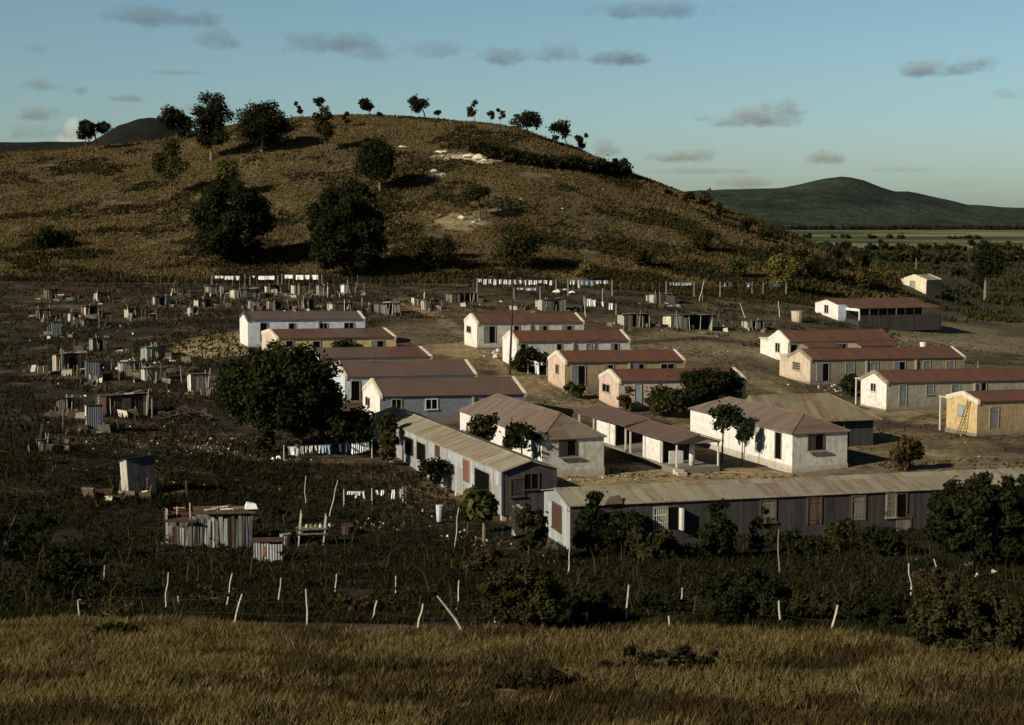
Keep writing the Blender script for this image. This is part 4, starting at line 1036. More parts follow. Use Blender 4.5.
# ------------------------------------------------------------------ laundry
def cloth_mesh(w, h, sag=.1):
    mb = MB(); nx, nz = 5, 4; V = []
    ph = random.uniform(0, 6)
    for j in range(nz+1):
        for i in range(nx+1):
            u = i/nx; v = j/nz
            V.append((u*w+.05*math.sin(3*v+ph)*v, .10*math.sin(u*9+ph)*v+.04, -v*h*(1-.12*abs(math.sin(u*4+ph)))-sag*math.sin(u*math.pi)))
    i0 = 0; mb.v = V
    for j in range(nz):
        for i in range(nx):
            a = j*(nx+1)+i; mb.f.append((a, a+1, a+nx+2, a+nx+1)); mb.mi.append(mb._m(None))
    return mb
def clothesline(name, label, y0, pts, items, group, ilabel, lineh, rope=True, proph=True):
    """pts: picture x ends with their ground rows; items: (x0, x1, drop px, mat, extra label)"""
    a = gp(pts[0][0], pts[0][1]); b = gp(pts[1][0], pts[1][1])
    def onl(x):
        lo, hi = 0., 1.
        for _ in range(30):
            m_ = (lo+hi)/2; p = a.lerp(b, m_)
            if proj(p.x, p.y, p.z)[0] < x: lo = m_
            else: hi = m_
        return a.lerp(b, (lo+hi)/2)
    t = thing('clothesline', label, 'clothesline', a)
    za = H+a.y*slope(y0[0]); zb = H+b.y*slope(y0[1]); A = Vector((a.x, a.y, za)); B = Vector((b.x, b.y, zb))
    q = MB(); q.tube([A-a, (A+B)/2-a-Vector((0, 0, .05)), B-a], [.012]*3, 4); q.build('rope', M['wire'], t)
    for p, top in ((a, A), (b, B)):
        q = MB(); q.tube([p-a-Vector((0, 0, .3)), top-a+Vector((0, 0, .1))], [.06, .045], 5); q.build('post', M['post'], t)
    for k, it in enumerate(items):
        p0 = onl(it[0]); p1 = onl(it[1]); f = (p0-a).length/max((b-a).length, .01)
        z = za+(zb-za)*f-.02-.05*math.sin(f*math.pi); s = p0.y/F
        mb = cloth_mesh(max(.2, (p1-p0).length), it[2]*s, .03)
        o = mb.build('hanging_cloth', it[3], loc=(p0.x, p0.y, z)); d = p1-p0; o.rotation_euler = (0, 0, math.atan2(d.y, d.x))
        tag(o, it[4] if len(it) > 4 else ilabel, 'laundry', group)
c_, cb, cd, ct = M['cloth'], M['clothb'], M['clothd'], M['clotht']
clothesline('l', 'washing line with white cloths, left stretch at the foot of the hill', (275.5, 275.5), ((212, 286), (245, 286)), [(215, 219, 3, c_), (219.5, 224, 2.5, c_), (225, 229, 4, c_), (229.5, 234, 4, c_), (235.5, 240, 4.5, c_)], 'cloths on the left back line', 'white cloth hanging on the leftmost washing line at the hill foot', 2)
clothesline('l', 'washing line with one long white sheet at the foot of the hill', (275.5, 275.5), ((250, 286), (278, 286)), [(252.5, 255, 2, c_, 'tiny white rag left of the long sheet on the back line'), (258.5, 274.5, 4, c_, 'long unbroken white sheet on the back washing line')], 'cloths on the second back line', '', 2)
clothesline('l', 'washing line with four white pieces right of the long sheet', (274.5, 274.5), ((282, 286), (322, 286)), [(285, 293, 4, c_), (296, 303.5, 5, c_), (305, 310, 4.5, c_), (312, 318, 5, c_)], 'cloths on the third back line', 'white piece on the washing line right of the long sheet', 2)
clothesline('l', 'long washing line crowded with white cloths behind the house with the pole', (278.5, 280), ((477, 293), (556, 294)),
    [(477.5+i*5.1+random.uniform(0, 1.2), 482+i*5.1-random.uniform(0, 1.6), random.uniform(2.2, 6.5), c_) for i in range(15)], 'cloths on the long middle line', 'white cloth in the crowded middle washing line at the hill foot', 2)
clothesline('l', 'washing line with pale cloths right of the middle line', (279.5, 280), ((568, 296), (612, 296)),
    [(570, 575, 5, c_), (577, 580, 9, c_), (581, 588, 5, cb), (588.5, 595, 6, cb), (595.5, 601, 4, c_), (603, 608, 4, c_)], 'cloths on the right middle line', 'pale cloth on the washing line right of the crowded middle line', 2)
clothesline('l', 'short low line with white washing below the middle line', (287.5, 287), ((514, 299), (540, 299)), [(517, 524, 2, c_), (525, 536, 3, c_)], 'cloths on the short low line', 'white cloth on the short low line below the crowded middle line', 2)
clothesline('l', 'slanting line with bunched white washing behind the parapet of the white house', (298, 304), ((585, 314), (616, 315)), [(587, 591, 8, c_), (591.5, 596, 7, c_), (601, 604, 5, c_), (609, 613, 7, c_)], 'bunched washing', 'white bunched washing on the slanting line behind the white house', 2)
clothesline('l', 'washing line with tiny white cloths at centre right of the hill foot', (281.8, 281.8), ((666, 298), (694, 298)), [(669+i*2.9, 671.2+i*2.9, 3.4, c_) for i in range(8)], 'tiny cloths on the centre right line', 'tiny white cloth on the centre right washing line', 2)
clothesline('l', 'washing line with three thin cloths near the right end of the back fence', (282, 282), ((720, 297), (752, 297)), [(724.5, 726.5, 4.5, c_), (728.5, 731, 4.5, c_), (748, 750, 5, c_)], 'thin cloths on the right line', 'thin white cloth on the right back washing line', 2)
clothesline('l', 'washing line with bluish cloths beside the yellow green tree', (283, 283), ((763, 296), (786, 296)), [(768, 771, 3, cb), (772, 775.5, 4, c_), (777.5, 780, 4, c_)], 'bluish cloths beside the yellow green tree', 'pale cloth on the line beside the yellow green tree', 2)
clothesline('l', 'washing line under the mango tree carrying shirts and dark clothes', (446, 441), ((284, 460), (372, 458)),
    [(288, 298, 10, c_, 'wide white sheet at the left end of the line under the mango tree'), (301, 304, 9, ct, 'narrow cream shirt next to the wide white sheet'), (305, 308, 8, ct, 'second narrow cream garment under the mango tree'), (310, 313, 8, c_, 'small white shirt in the middle of the line under the mango tree'),
     (314.5, 317, 6, c_, 'smallest white rag on the line under the mango tree'), (318.5, 321, 9, c_, 'white trouser leg like cloth under the mango tree'), (322, 326, 9, cb, 'pale blue cloth left of the darker blue one'), (326.5, 331, 11, cb, 'long blue cloth right of the pale one under the mango tree'),
     (338, 343, 9, cd, 'dark blue garment in the shade under the mango tree'), (345, 350, 10, cd, 'second dark garment just left of the bright hanging strips'),
     (352, 355, 12, c_, 'bright white strip nearest the dark clothes'), (356, 358.7, 11.5, c_, 'second bright white strip counted from the dark clothes'), (360, 363, 11, c_, 'third bright white strip counted from the dark clothes'), (364, 366.3, 10, c_, 'fourth bright white strip counted from the dark clothes'), (367, 369.3, 9, c_, 'last bright white strip nearest the tin barrack')], 'washing under the mango tree', '', 2)
clothesline('l', 'low washing line with small white clothes in the dark yard', (490.5, 489), ((344, 506), (406, 505)),
    [(347.5, 350, 4, c_), (351, 354.5, 4, c_), (355, 357.5, 8, c_), (358, 361, 5, c_), (362, 364.5, 8, c_)], 'left bunch of small clothes in the dark yard', 'small white garment in the left bunch of the low yard line', 2)
clothesline('l', 'continuing low washing line with narrow white clothes spaced apart', (489.5, 488), ((372, 506), (403, 506)),
    [(375.5, 377.5, 5, c_), (381, 383, 6, c_), (392, 394.5, 10, c_), (399, 401, 11, c_)], 'spaced narrow clothes in the dark yard', 'narrow white garment hanging apart on the low yard line', 2)
def drape(x, y, w, h, label, m_=None):
    O = gp(x, y); s = O.y/F; nx = ny = 7; V = []; ww, hh = w*s, h*s
    for j in range(ny):
        for i in range(nx):
            u = i/(nx-1)*2-1; v = j/(ny-1)*2-1; rr = max(0, 1-(u*u+v*v)*.55)
            V.append((u*ww/2, v*ww/2, hh*rr*random.uniform(.7, 1.1)-.08))
    mb = MB(); mb.v = V
    for j in range(ny-1):
        for i in range(nx-1):
            a = j*nx+i; mb.f.append((a, a+1, a+nx+1, a+nx)); mb.mi.append(mb._m(None))
    mb.f.append(tuple([i for i in range(nx)][::-1]+[j*nx for j in range(1, ny)]+[(ny-1)*nx+i for i in range(1, nx)]+[j*nx+nx-1 for j in range(ny-2, 0, -1)])); mb.mi.append(0)
    o = mb.build('cloth_heap', m_ or M['cloth'], loc=O); tag(o, label, 'cloth heap')
drape(557, 292, 9, 3, 'white heap of washing on the bush below the middle line'); drape(565, 290, 5, 2, 'small cream heap beside the middle washing lines', ct)
drape(572, 293, 7, 3, 'heap of white washing on the ground left of the clothes prop')
drape(279, 458, 6, 4, 'white cloth heap on the ground left of the line under the mango tree'); drape(273, 459, 4, 3, 'smaller white cloth heap at the left end under the mango tree')
clothesline('l', 'short line with a big white sheet between the bush and the pink gable', (360, 361), ((528, 374), (547, 376)), [(530, 539, 6, c_, 'big white sheet bunched beside the pink gable'), (535, 539.5, 14, c_, 'long hanging white garment beside the pink gable'), (541, 546, 4, c_, 'small white cloth touching the pink gable')], 'washing beside the pink gable', '', 2)
drape(488, 349, 4, 6, 'white barrel like bundle by the double door of the white house'); drape(498, 352, 5, 5, 'cream heap of stones between the two white houses', M['rock'])
drape(496, 358, 6, 6, 'pale flowering heap at the corner of the second white house', M['cream'])

# ------------------------------------------------------------------ person at the washing
def person():
    O = gp(298, 461); t = thing('person', 'small person in pale blue clothes standing before the washing line', 'person', O, R(160))
    h = 1.25; k = h/1.25
    J = [((0, 0, .66), .105), ((0, 0, .80), .10), ((0, 0, .96), .11), ((0, 0, 1.03), .045), ((0, .01, 1.10), .07), ((0, 0, 1.18), .08)]
    me = bpy.data.meshes.new('body'); V = [j[0] for j in J]; Rr = [j[1] for j in J]; E = [(0, 1), (1, 2), (2, 3), (3, 4), (4, 5)]
    def ch(root, pts):
        p = root
        for q, r in pts: V.append(q); Rr.append(r); E.append((p, len(V)-1)); p = len(V)-1
    for s in (-1, 1):
        ch(0, [((s*.075, 0, .60), .08), ((s*.08, .01, .34), .055), ((s*.085, 0, .07), .038), ((s*.09, .10, .03), .03)])
        ch(2, [((s*.13, 0, .97), .05), ((s*.19, .04, .80), .036), ((s*.17, .16, .70), .028), ((s*.16, .22, .70), .022)])
    me.from_pydata(V, E, []); o = bpy.data.objects.new('body', me); link(o, t); me.materials.append(M['skin'])
    m = o.modifiers.new('skin', 'SKIN'); sk = me.skin_vertices[0].data
    for i, r in enumerate(Rr): sk[i].radius = (r, r)
    sk[0].use_root = True; ms = o.modifiers.new('sub', 'SUBSURF'); ms.levels = ms.render_levels = 1
    q = MB(); q.tube([(0, 0, 1.0), (0, 0, .85), (0, 0, .7), (0, 0, .42)], [.13, .135, .15, .22], 12); q.build('dress', M['clothb'], t, smooth=True)
    q = MB(); q.tube([(0, -.02, 1.10), (0, -.02, 1.17), (0, -.01, 1.25)], [.085, .10, .06], 10); q.build('hair', M['hair'], t, smooth=True)
    for s in (-1, 1):
        q = MB()
        for f in range(4): q.tube([(s*.16+(f-1.5)*.012, .22, .70), (s*.16+(f-1.5)*.014, .27, .685-.004*f)], [.007, .005], 5)
        q.tube([(s*.14, .21, .70), (s*.125, .245, .705)], [.008, .006], 5); q.build('fingers', M['skin'], t)
person()

# ------------------------------------------------------------------ vegetation
def leaves(centers, radii, n, size, flat=1., up=.35, shell=.55, asp=1.7):
    """n leaf quads spread through blobs; returns V, F"""
    centers = np.asarray(centers); radii = np.asarray(radii)
    p = radii**2; p = p/p.sum(); k = rng.choice(len(centers), n, p=p)
    d = rng.normal(size=(n, 3)); d /= np.linalg.norm(d, axis=1)[:, None]
    r = radii[k]*(shell+(1-shell)*rng.random(n)**.6)*rng.choice([1., 1., 1.1, .7], n)*(1+.22*rng.exponential(1., n)*(rng.random(n) < .2))
    pos = centers[k]+d*r[:, None]*np.array([1, 1, flat])
    nrm = d*.6+rng.normal(size=(n, 3))*.55+np.array([0, 0, up]); nrm /= np.linalg.norm(nrm, axis=1)[:, None]
    a = np.cross(nrm, rng.normal(size=(n, 3))); a /= np.linalg.norm(a, axis=1)[:, None]; b = np.cross(nrm, a)
    s = size*(.6+.8*rng.random(n)); a = a*(s*asp/2)[:, None]; b = b*(s/2)[:, None]
    V = np.stack([pos-a, pos+b*.9, pos+a, pos-b*.9], 1).reshape(-1, 3)
    return V, np.arange(4*n).reshape(-1, 4)
def blobs(w, d, h, z0, n, rmin=.16, rmax=.3, shape='round'):
    out = []; rad = []; tries = 0
    while len(out) < n and tries < 4000:
        tries += 1
        u, v, t = random.uniform(-1, 1), random.uniform(-1, 1), random.uniform(-1, 1)
        if shape == 'full':
            if abs(u)**2.6+abs(v)**2.6+abs(t)**2.6 > 1 or (t > 0 and u*u+v*v+t*t > 1.05): continue
        elif u*u+v*v+t*t > 1: continue
        if shape == 'round' and (u*u+v*v+t*t) < .12 and random.random() < .7: continue
        if shape == 'umbrella': t = abs(t)*.9-.2*(u*u+v*v)
        if shape == 'cone' and math.hypot(u, v) > .75*(1-t)/1.2+.15: continue
        r = random.uniform(rmin, rmax)*min(w, h*1.3)
        out.append((u*(w/2-r*.55), v*(d/2-r*.55), z0+h/2+t*(h/2-r*.45))); rad.append(r)
    return out, rad
def tree(px, py, x0, x1, top, bot, leaf, label, name='tree', cat='tree', group=None, n=2200, size=None, dens=9, trunkr=None, bark=None, shape='round', wind=0., bush=False, shell=.35, rmin=.16, rmax=.3, limbs=5, depthk=.9):
    O = gp(px, py); s = O.y/F
    w = (x1-x0)*s; hc = (bot-top)*s; z0 = (py-bot)*s; cx = ((x0+x1)/2-px)*s
    size = size or max(.16, 1.6*s)
    C, Rd = blobs(w, w*depthk, hc, z0, dens, rmin, rmax, shape)
    C = [(c[0]+cx+wind*(c[2]-z0), c[1], c[2]) for c in C]
    t = thing(name, label, cat, O, 0, group)
    V, Fc = leaves(C, Rd, n, size, .85, shell=shell)
    # stray outer twigs of leaves
    m = n//9; k = rng.integers(0, len(C), m); cc = np.array(C)[k]; dd = rng.normal(size=(m, 3)); dd /= np.linalg.norm(dd, axis=1)[:, None]
    zmin = max(.03, z0*.9)
    V[:, 2] = np.maximum(V[:, 2], zmin*.5+.02*rng.random(len(V)))
    me = npmesh('crown' if not bush else 'foliage', V, Fc, [LEAF[leaf]]); o = bpy.data.objects.new('crown' if not bush else 'foliage', me); link(o, t)
    tr = trunkr or max(.05, min(.4, w*.026)); mb = MB()
    fork = max(.3, z0+hc*.2); bend = Vector((cx*.4, 0, fork))
    mb.tube([(0, 0, -.5), (cx*.1, 0, fork*.5), tuple(bend)], [tr*1.3, tr, tr*.75], 7)
    idx = sorted(range(len(C)), key=lambda i: -Rd[i])[:limbs]
    for i in idx:
        c = Vector(C[i]); m_ = bend.lerp(c, .5)+Vector((0, 0, .05*hc)); mb.tube([bend, m_, c], [tr*.6, tr*.35, tr*.12], 5)
    mb.build('trunk' if not bush else 'stem', bark or M['bark'], t)
    return t
TG = 'trees along the hill crest'
tree(97, 150, 73, 112, 119, 139, 'hill', 'broad umbrella shaped tree on the crest at the far left', group=TG, shape='umbrella', n=4420, dens=21, bark=M['palebark'], rmin=.11, rmax=.22)
tree(86, 151, 74, 96, 124, 140, 'hill', 'smaller tree sharing the left end of the umbrella shaped tree', group=TG, n=900, dens=6)
tree(177, 142, 160, 193, 106, 138, 'hill', 'rounded dark tree on the crest just left of the tallest tree', group=TG, n=4080, dens=21, rmin=.11, rmax=.22, shape='full')
tree(211, 160, 193, 234, 87, 150, 'hill', 'tallest tree on the crest with ragged pointed top', group=TG, n=8840, dens=39, bark=M['palebark'], rmin=.13, rmax=.22, shape='full')
tree(262, 152, 236, 290, 101, 146, 'hill', 'wide dense crest tree right of the tallest one', group=TG, n=8840, dens=36, bark=M['palebark'], rmin=.11, rmax=.22, shape='full')
tree(301, 121, 293, 299, 101, 106, 'hill', 'tiny crooked windswept sapling right of the wide crest tree', group=TG, n=160, dens=3, limbs=3)
tree(303, 121, 296, 304, 106, 113, 'hill', 'low tuft tree beside the crooked sapling', group=TG, n=200, dens=3, limbs=2)
tree(326, 152, 312, 336, 108, 142, 'olive', 'slim hillside tree rising past the crest with thin leaves', group=TG, n=2000, dens=12, shell=.2)
tree(323, 120, 313, 326, 96, 107, 'hill', 'thin forked treetop above the slim hillside tree', group=TG, n=300, dens=4)
tree(347, 128, 342, 352, 112, 123, 'hill', 'small round tree left of the leaning ball shaped tree', group=TG, n=350, dens=5)
tree(370, 118, 358, 375, 98, 112, 'hill', 'ball shaped crest tree leaning left on a thin trunk', group=TG, n=900, dens=7)
tree(381, 119, 377, 384, 110, 117, 'hill', 'tiny stunted tree between the ball shaped and the flag shaped tree', group=TG, n=120, dens=3)
tree(425, 119, 406, 432, 96, 112, 'hill', 'flag shaped windswept tree on the crest above the limestone patch', group=TG, n=1300, dens=11, wind=-.15)
tree(438, 121, 434, 443, 109, 118, 'hill', 'small shrub tree right of the flag shaped tree', group=TG, n=260, dens=4)
tree(475, 125, 467, 479, 99, 119, 'olive', 'narrow upright tree alone on the middle of the crest', group=TG, n=520, dens=7, shell=.2)
tree(491, 126, 485, 495, 109, 121, 'olive', 'left one of a pair of thin crest trees', group=TG, n=300, dens=5, shell=.2)
tree(500, 127, 495, 505, 108, 123, 'olive', 'right one of a pair of thin crest trees', group=TG, n=330, dens=5, shell=.2)
tree(528, 136, 508, 541, 112, 131, 'hill', 'wide low dome shaped tree right of the thin pair', group=TG, n=1900, dens=12)
tree(567, 148, 549, 573, 118, 143, 'hill', 'left leaning tree on the descending crest', group=TG, n=1200, dens=10, shell=.2, wind=-.1)
tree(583, 152, 575, 588, 131, 149, 'hill', 'smaller tree below the left leaning tree on the descending crest', group=TG, n=600, dens=7)
tree(621, 174, 613, 627, 157, 168, 'hill', 'little bent tree near the end of the dark thicket', group=TG, n=420, dens=5)
tree(630, 178, 626, 634, 168, 174, 'hill', 'tiny tree farthest down the dark thicket end', group=TG, n=160, dens=3)
HG = 'trees on the hillside'
tree(380, 191, 354, 398, 139, 182, 'hill', 'round dark tree alone on the upper hillside casting a long shadow', group=HG, n=7140, dens=46, bark=M['palebark'], rmin=.14, rmax=.26)
tree(480, 219, 460, 496, 182, 206, 'olive', 'small spreading tree above the bare limestone patch', group=HG, n=2200, dens=14, shape='umbrella', limbs=8)
tree(232, 264, 191, 272, 177, 262, 'mango', 'huge dark green tree on the lower left hillside', group=HG, n=24000, dens=140, rmin=.055, rmax=.13, shape='full', size=.38)
tree(228, 200, 214, 242, 150, 192, 'light', 'lighter green tree just above the huge left hillside tree', group=HG, n=2200, dens=12, shell=.2)
tree(352, 276, 305, 388, 182, 274, 'dark', 'huge dark tree on the lower hillside, right of the other huge one', group=HG, n=24000, dens=140, rmin=.055, rmax=.13, shape='full', size=.38)
tree(171, 197, 154, 190, 133, 194, 'olive', 'thin tall tree with sparse olive leaves on the left hillside', group=HG, n=2600, dens=16, shell=.1)
tree(438, 271, 418, 458, 232, 270, 'olive', 'dark bushy tree at the foot of the hill right of the huge trees', group=HG, n=3600, dens=18)
tree(516, 267, 487, 546, 218, 266, 'olive', 'broad olive bushy tree below the limestone patch', group=HG, n=5200, dens=24)
tree(583, 282, 574, 592, 255, 278, 'yell', 'small yellowish tree behind the right middle washing line', group=HG, n=800, dens=8)
tree(645, 268, 630, 658, 245, 267, 'olive', 'olive bush on the lower right hillside', group=HG, n=1600, dens=10)
tree(702, 251, 690, 714, 229, 250, 'olive', 'small olive tree halfway down the right hill slope', group=HG, n=1200, dens=9)
tree(738, 277, 724, 750, 254, 276, 'light', 'light green bush at the foot of the right hill slope', group=HG, n=1500, dens=10)
tree(786, 292, 768, 804, 251, 288, 'yell', 'yellow green tree at the right end of the back fence', group=HG, n=2600, dens=14)
tree(60, 248, 30, 84, 226, 250, 'dark', 'dark thicket bush on the far left hillside', group=HG, n=2600, dens=14, bush=True)
for i, (x, y, w, h, lf, lb) in enumerate([(690, 203, 16, 12, 'hill', 'small bush crowning the right shoulder of the hill'), (706, 206, 16, 18, 'olive', 'upright bush right of the shoulder bush on the hill outline'), (722, 218, 14, 16, 'hill', 'dark bush lower down the right hill outline'),
        (668, 195, 9, 6, 'hill', 'tiny bush on the hill outline above the shoulder'), (745, 232, 18, 14, 'hill', 'dark bush where the hill meets the distant mountain foot'), (762, 240, 20, 14, 'olive', 'olive bush at the lowest visible part of the hill outline')]):
    tree(x, y, x-w/2, x+w/2, y-h, y-1, lf, lb, 'bush', 'bush', 'bushes on the right hill outline', n=500, dens=7, bush=True)
# dark thicket band across the upper hill
thk = thing('thicket', 'long dark thicket band crossing the upper hill below the crest', 'thicket', gp(560, 158))
C = []; Rd = []
for i in range(60):
    x = 474+150*i/59; y = float(np.interp(x, [474, 500, 540, 580, 620], [152, 160, 166, 170, 175])); p = gp(x, y); C.append(tuple(p+Vector((0, random.uniform(-1.5, 1.5), random.uniform(.5, 1.8)))-thk.location)); Rd.append(random.uniform(1.4, 2.4))
V, Fc = leaves(C, Rd, 9000, .55, .8, shell=.3); link(bpy.data.objects.new('foliage', npmesh('foliage', V, Fc, [LEAF['dark']])), thk)
# village trees
tree(300, 452, 216, 350, 341, 436, 'mango', 'huge round mango tree in the middle left of the village', 'mango_tree', n=42000, dens=150, size=.22, rmin=.055, rmax=.12, trunkr=.4, limbs=9, shell=.3)
tree(345, 455, 322, 374, 405, 449, 'mango', 'low spreading tree attached to the right of the mango tree', n=8200, dens=26, size=.22, limbs=6)
tree(262, 452, 252, 276, 428, 451, 'olive', 'small weedy bush before the mango tree', 'bush', 'bush', n=900, dens=8, size=.2, bush=True)
tree(347, 372, 331, 366, 336, 362, 'dark', 'dark tree growing between the yellow house and the brown roofed house', n=2400, dens=14)
tree(392, 462, 377, 398, 413, 434, 'olive', 'shaggy papaya with drooping crown against the far end of the tin barrack', n=1600, dens=9, size=.28, bark=M['palebark'], trunkr=.22)
tree(384, 466, 379, 400, 432, 465, 'brown', 'dry brown vine clump under the shaggy papaya', 'vine', 'vine', n=1500, dens=10, size=.22, bush=True, shell=.1)
tree(447, 493, 417, 461, 454, 484, 'dark', 'many stemmed dark tree beside the tin barrack wall', n=1500, dens=24, size=.2, bark=M['palebark'], limbs=12, trunkr=.07, rmin=.12, rmax=.22, shell=.0)
tree(484, 543, 464, 503, 487, 517, 'light', 'young papaya with big leaves at the near end of the tin barrack', n=700, dens=9, size=.42, bark=M['palebark'], trunkr=.1, shell=.2)
tree(468, 535, 458, 478, 500, 522, 'olive', 'small leafy plant left of the young papaya', n=500, dens=6, size=.3, trunkr=.06)
tree(488, 462, 462, 500, 406, 444, 'olive', 'tree with tufted leaves in front of the first hip roofed house', n=1000, dens=22, size=.24, shell=.0, rmin=.12, rmax=.22, limbs=14, trunkr=.09)
tree(522, 477, 500, 542, 420, 452, 'dark', 'straggly dark branches reaching over the sunlit side of the hip roofed house', n=850, dens=20, size=.24, shell=.0, rmin=.12, rmax=.2, limbs=14, trunkr=.08)
tree(528, 372, 507, 553, 346, 372, 'dark', 'dark clipped bush in front of the second white house', 'bush', 'bush', n=2800, dens=16, bush=True, size=.26)
tree(706, 412, 672, 743, 365, 411, 'dark', 'big dark bush hiding the right half of the pink house', 'bush', 'bush', n=9000, dens=32, size=.27, bush=True, rmin=.11, rmax=.2)
tree(664, 416, 645, 690, 385, 416, 'olive', 'medium bush left of the big dark bush at the pink house', 'bush', 'bush', n=3200, dens=16, size=.25, bush=True)
tree(626, 412, 618, 636, 386, 411, 'brown', 'brown creeper at the near corner of the pink house', 'creeper', 'creeper', n=1000, dens=8, size=.2, bush=True, shell=.1)
tree(565, 397, 558, 590, 383, 396, 'olive', 'flowering weeds before the ochre house door', 'bush', 'bush', n=900, dens=9, size=.2, bush=True)
tree(722, 462, 705, 745, 400, 432, 'dark', 'young tree with open crown beside the second hip roofed house', n=1200, dens=20, size=.24, shell=.0, rmin=.13, rmax=.22, trunkr=.08, limbs=12)
tree(742, 466, 732, 752, 415, 440, 'dark', 'leafy sapling right of the open crowned tree', n=500, dens=6, size=.3, trunkr=.05)
tree(849, 396, 838, 862, 374, 395, 'dark', 'round bush between the peach house and the white gabled house', 'bush', 'bush', n=1500, dens=10, size=.26, bush=True)
tree(856, 441, 848, 864, 411, 440, 'dark', 'slim dark shrub at the corner of the rusty roofed house', 'bush', 'bush', n=900, dens=8, size=.26, bush=True)
tree(905, 471, 888, 922, 436, 470, 'brown', 'dry dark bush on the path right of the second hip roofed house', 'bush', 'bush', n=2200, dens=14, size=.24, bush=True)
tree(757, 404, 748, 764, 378, 402, 'olive', 'small shrub on the slope left of the peach house', 'bush', 'bush', n=700, dens=6, size=.22, bush=True) if False else None
# in front of the long barrack
SG = 'shrubs in front of the long barrack'
def shrub(px, py, x0, x1, top, lf, label, n=2200, dens=12, shape='round', size=.15, **k):
    tree(px, py, x0, x1, top, py-1, lf, label, 'shrub', 'shrub', SG, n=int(n*1.5), dens=int(dens*2.6), rmin=.08, rmax=.16, bush=True, shape=shape, size=size, **k)
shrub(528, 562, 513, 548, 500, 'olive', 'tall narrow shrub between the two barracks', n=3200, dens=18)
shrub(592, 555, 570, 616, 486, 'dark', 'dark conical shrub touching the left end of the long barrack roof', n=5200, dens=22, shape='cone')
shrub(624, 557, 602, 650, 502, 'dark', 'dark leafy shrub right of the conical one')
shrub(640, 560, 626, 676, 527, 'olive', 'banana like clump below the white lattice window', size=.3)
shrub(717, 560, 694, 742, 494, 'dark', 'dark tall shrub at the middle of the long barrack', n=4800, dens=22, shape='cone')
shrub(760, 556, 748, 775, 506, 'olive', 'thin airy shrub before the grey shutter', n=900, dens=9, shell=.1)
shrub(795, 556, 770, 822, 530, 'dark', 'low dark shrub under the brown barrack door')
shrub(836, 552, 822, 856, 512, 'olive', 'pale green shrub between the two barrack doors', n=1100, dens=9, shell=.1)
shrub(870, 556, 850, 905, 524, 'dark', 'wide dark shrub below the right barrack door', n=2600)
# dark spreading tree on the right
tree(968, 568, 925, 1030, 470, 562, 'dark', 'big spreading dark tree hiding the right end of the long barrack', n=22000, dens=130, size=.19, rmin=.045, rmax=.10, shape='full', shell=.0, trunkr=.25, bark=M['palebark'], limbs=10)
tree(1015, 560, 985, 1060, 470, 545, 'dark', 'second dark tree at the right edge beside the spreading one', n=12000, dens=80, size=.19, trunkr=.2, shape='full', rmin=.05, rmax=.11, shell=.0)
# front bushes
FG = 'wild bushes between the fence and the houses'
for (px, py, x0, x1, top, lf, lb, n) in [
    (520, 628, 478, 566, 560, 'olive', 'largest wild bush left of centre behind the grass', 9000), (590, 622, 556, 626, 590, 'dark', 'dark bush right of the largest wild bush', 4200), (652, 618, 628, 690, 592, 'dark', 'dark bush around the crooked stub', 4200),
    (735, 622, 692, 790, 568, 'dark', 'big black green bush at centre right behind the grass', 9500), (812, 618, 785, 850, 590, 'olive', 'bush around the broken looking fence post', 5000), (880, 624, 840, 920, 596, 'dark', 'low dark bush left of the right corner thicket', 6000),
    (965, 652, 905, 1040, 588, 'olive', 'large thicket filling the lower right corner', 15000), (480, 575, 462, 505, 545, 'brown', 'brown weeds under the young papaya', 1500), (210, 606, 180, 245, 588, 'brown', 'brown weed clump behind the curved fence post', 1500),
    (100, 622, 70, 150, 596, 'brown', 'brown weed clump behind the second fence post', 2200), (60, 600, 28, 100, 552, 'dark', 'dark thicket on the lower left slope', 4000), (350, 612, 320, 390, 592, 'brown', 'brown weed clump near the crooked short post', 1600),
    (930, 596, 905, 960, 560, 'brown', 'tangled dry scrub around the left leaning poles', 2600), (285, 524, 270, 292, 500, 'olive', 'small leafy plant above the tin pen', 900), (170, 512, 150, 182, 492, 'dark', 'dark bush behind the left end of the patched shack', 900),
    (0, 560, -40, 60, 500, 'dark', 'dark bush at the far left edge of the slope', 4000)]:
    tree(px, py, x0, x1, top, py-1, lf, lb, 'bush', 'bush', FG, n=int(n*2.6), dens=max(30, n//80), bush=True, size=.085, shape='full', shell=.0, rmin=.05, rmax=.13)
for (px, py, x0, x1, top, lb) in ((665, 672, 598, 735, 646, 'low feathery dark shrub spreading over the foreground grass right of centre'), (548, 690, 500, 590, 668, 'low dark shrub in the foreground grass below the wild bush'), (112, 640, 92, 140, 622, 'small dark shrub in the grass beside the second fence post')):
    tree(px, py, x0, x1, top, py-1, 'weed', lb, 'shrub', 'shrub', 'low shrubs in the foreground grass', n=1900, dens=40, bush=True, size=.09, shape='full', shell=.0, rmin=.08, rmax=.25, limbs=10, depthk=.5)
# dead pale branches at right
def dead_tree():
    O = gp(984, 562); t = thing('dead_tree', 'bare pale dead tree with forked limbs at the right edge', 'dead tree', O)
    q = MB(); q.tube([(0, 0, -.4), (-.1, 0, .5)], [.22, .17], 7); q.build('trunk', M['palebark'], t)
    for a, b, c in ((-.4, .9, 1.5), (.3, .8, 1.9), (.9, .7, 1.4), (-.9, .6, .9), (1.3, .5, 1.0)):
        q = MB(); q.tube([(-.1, 0, .45), (a*.5, 0, b), (a, .1, c)], [.12, .08, .04], 6); q.build('branch', M['palebark'], t)
dead_tree()
drape(993, 574, 9, 7, 'bright white cloth caught beside the dead tree'); drape(977, 577, 4, 6, 'small white cloth left of the dead tree base')
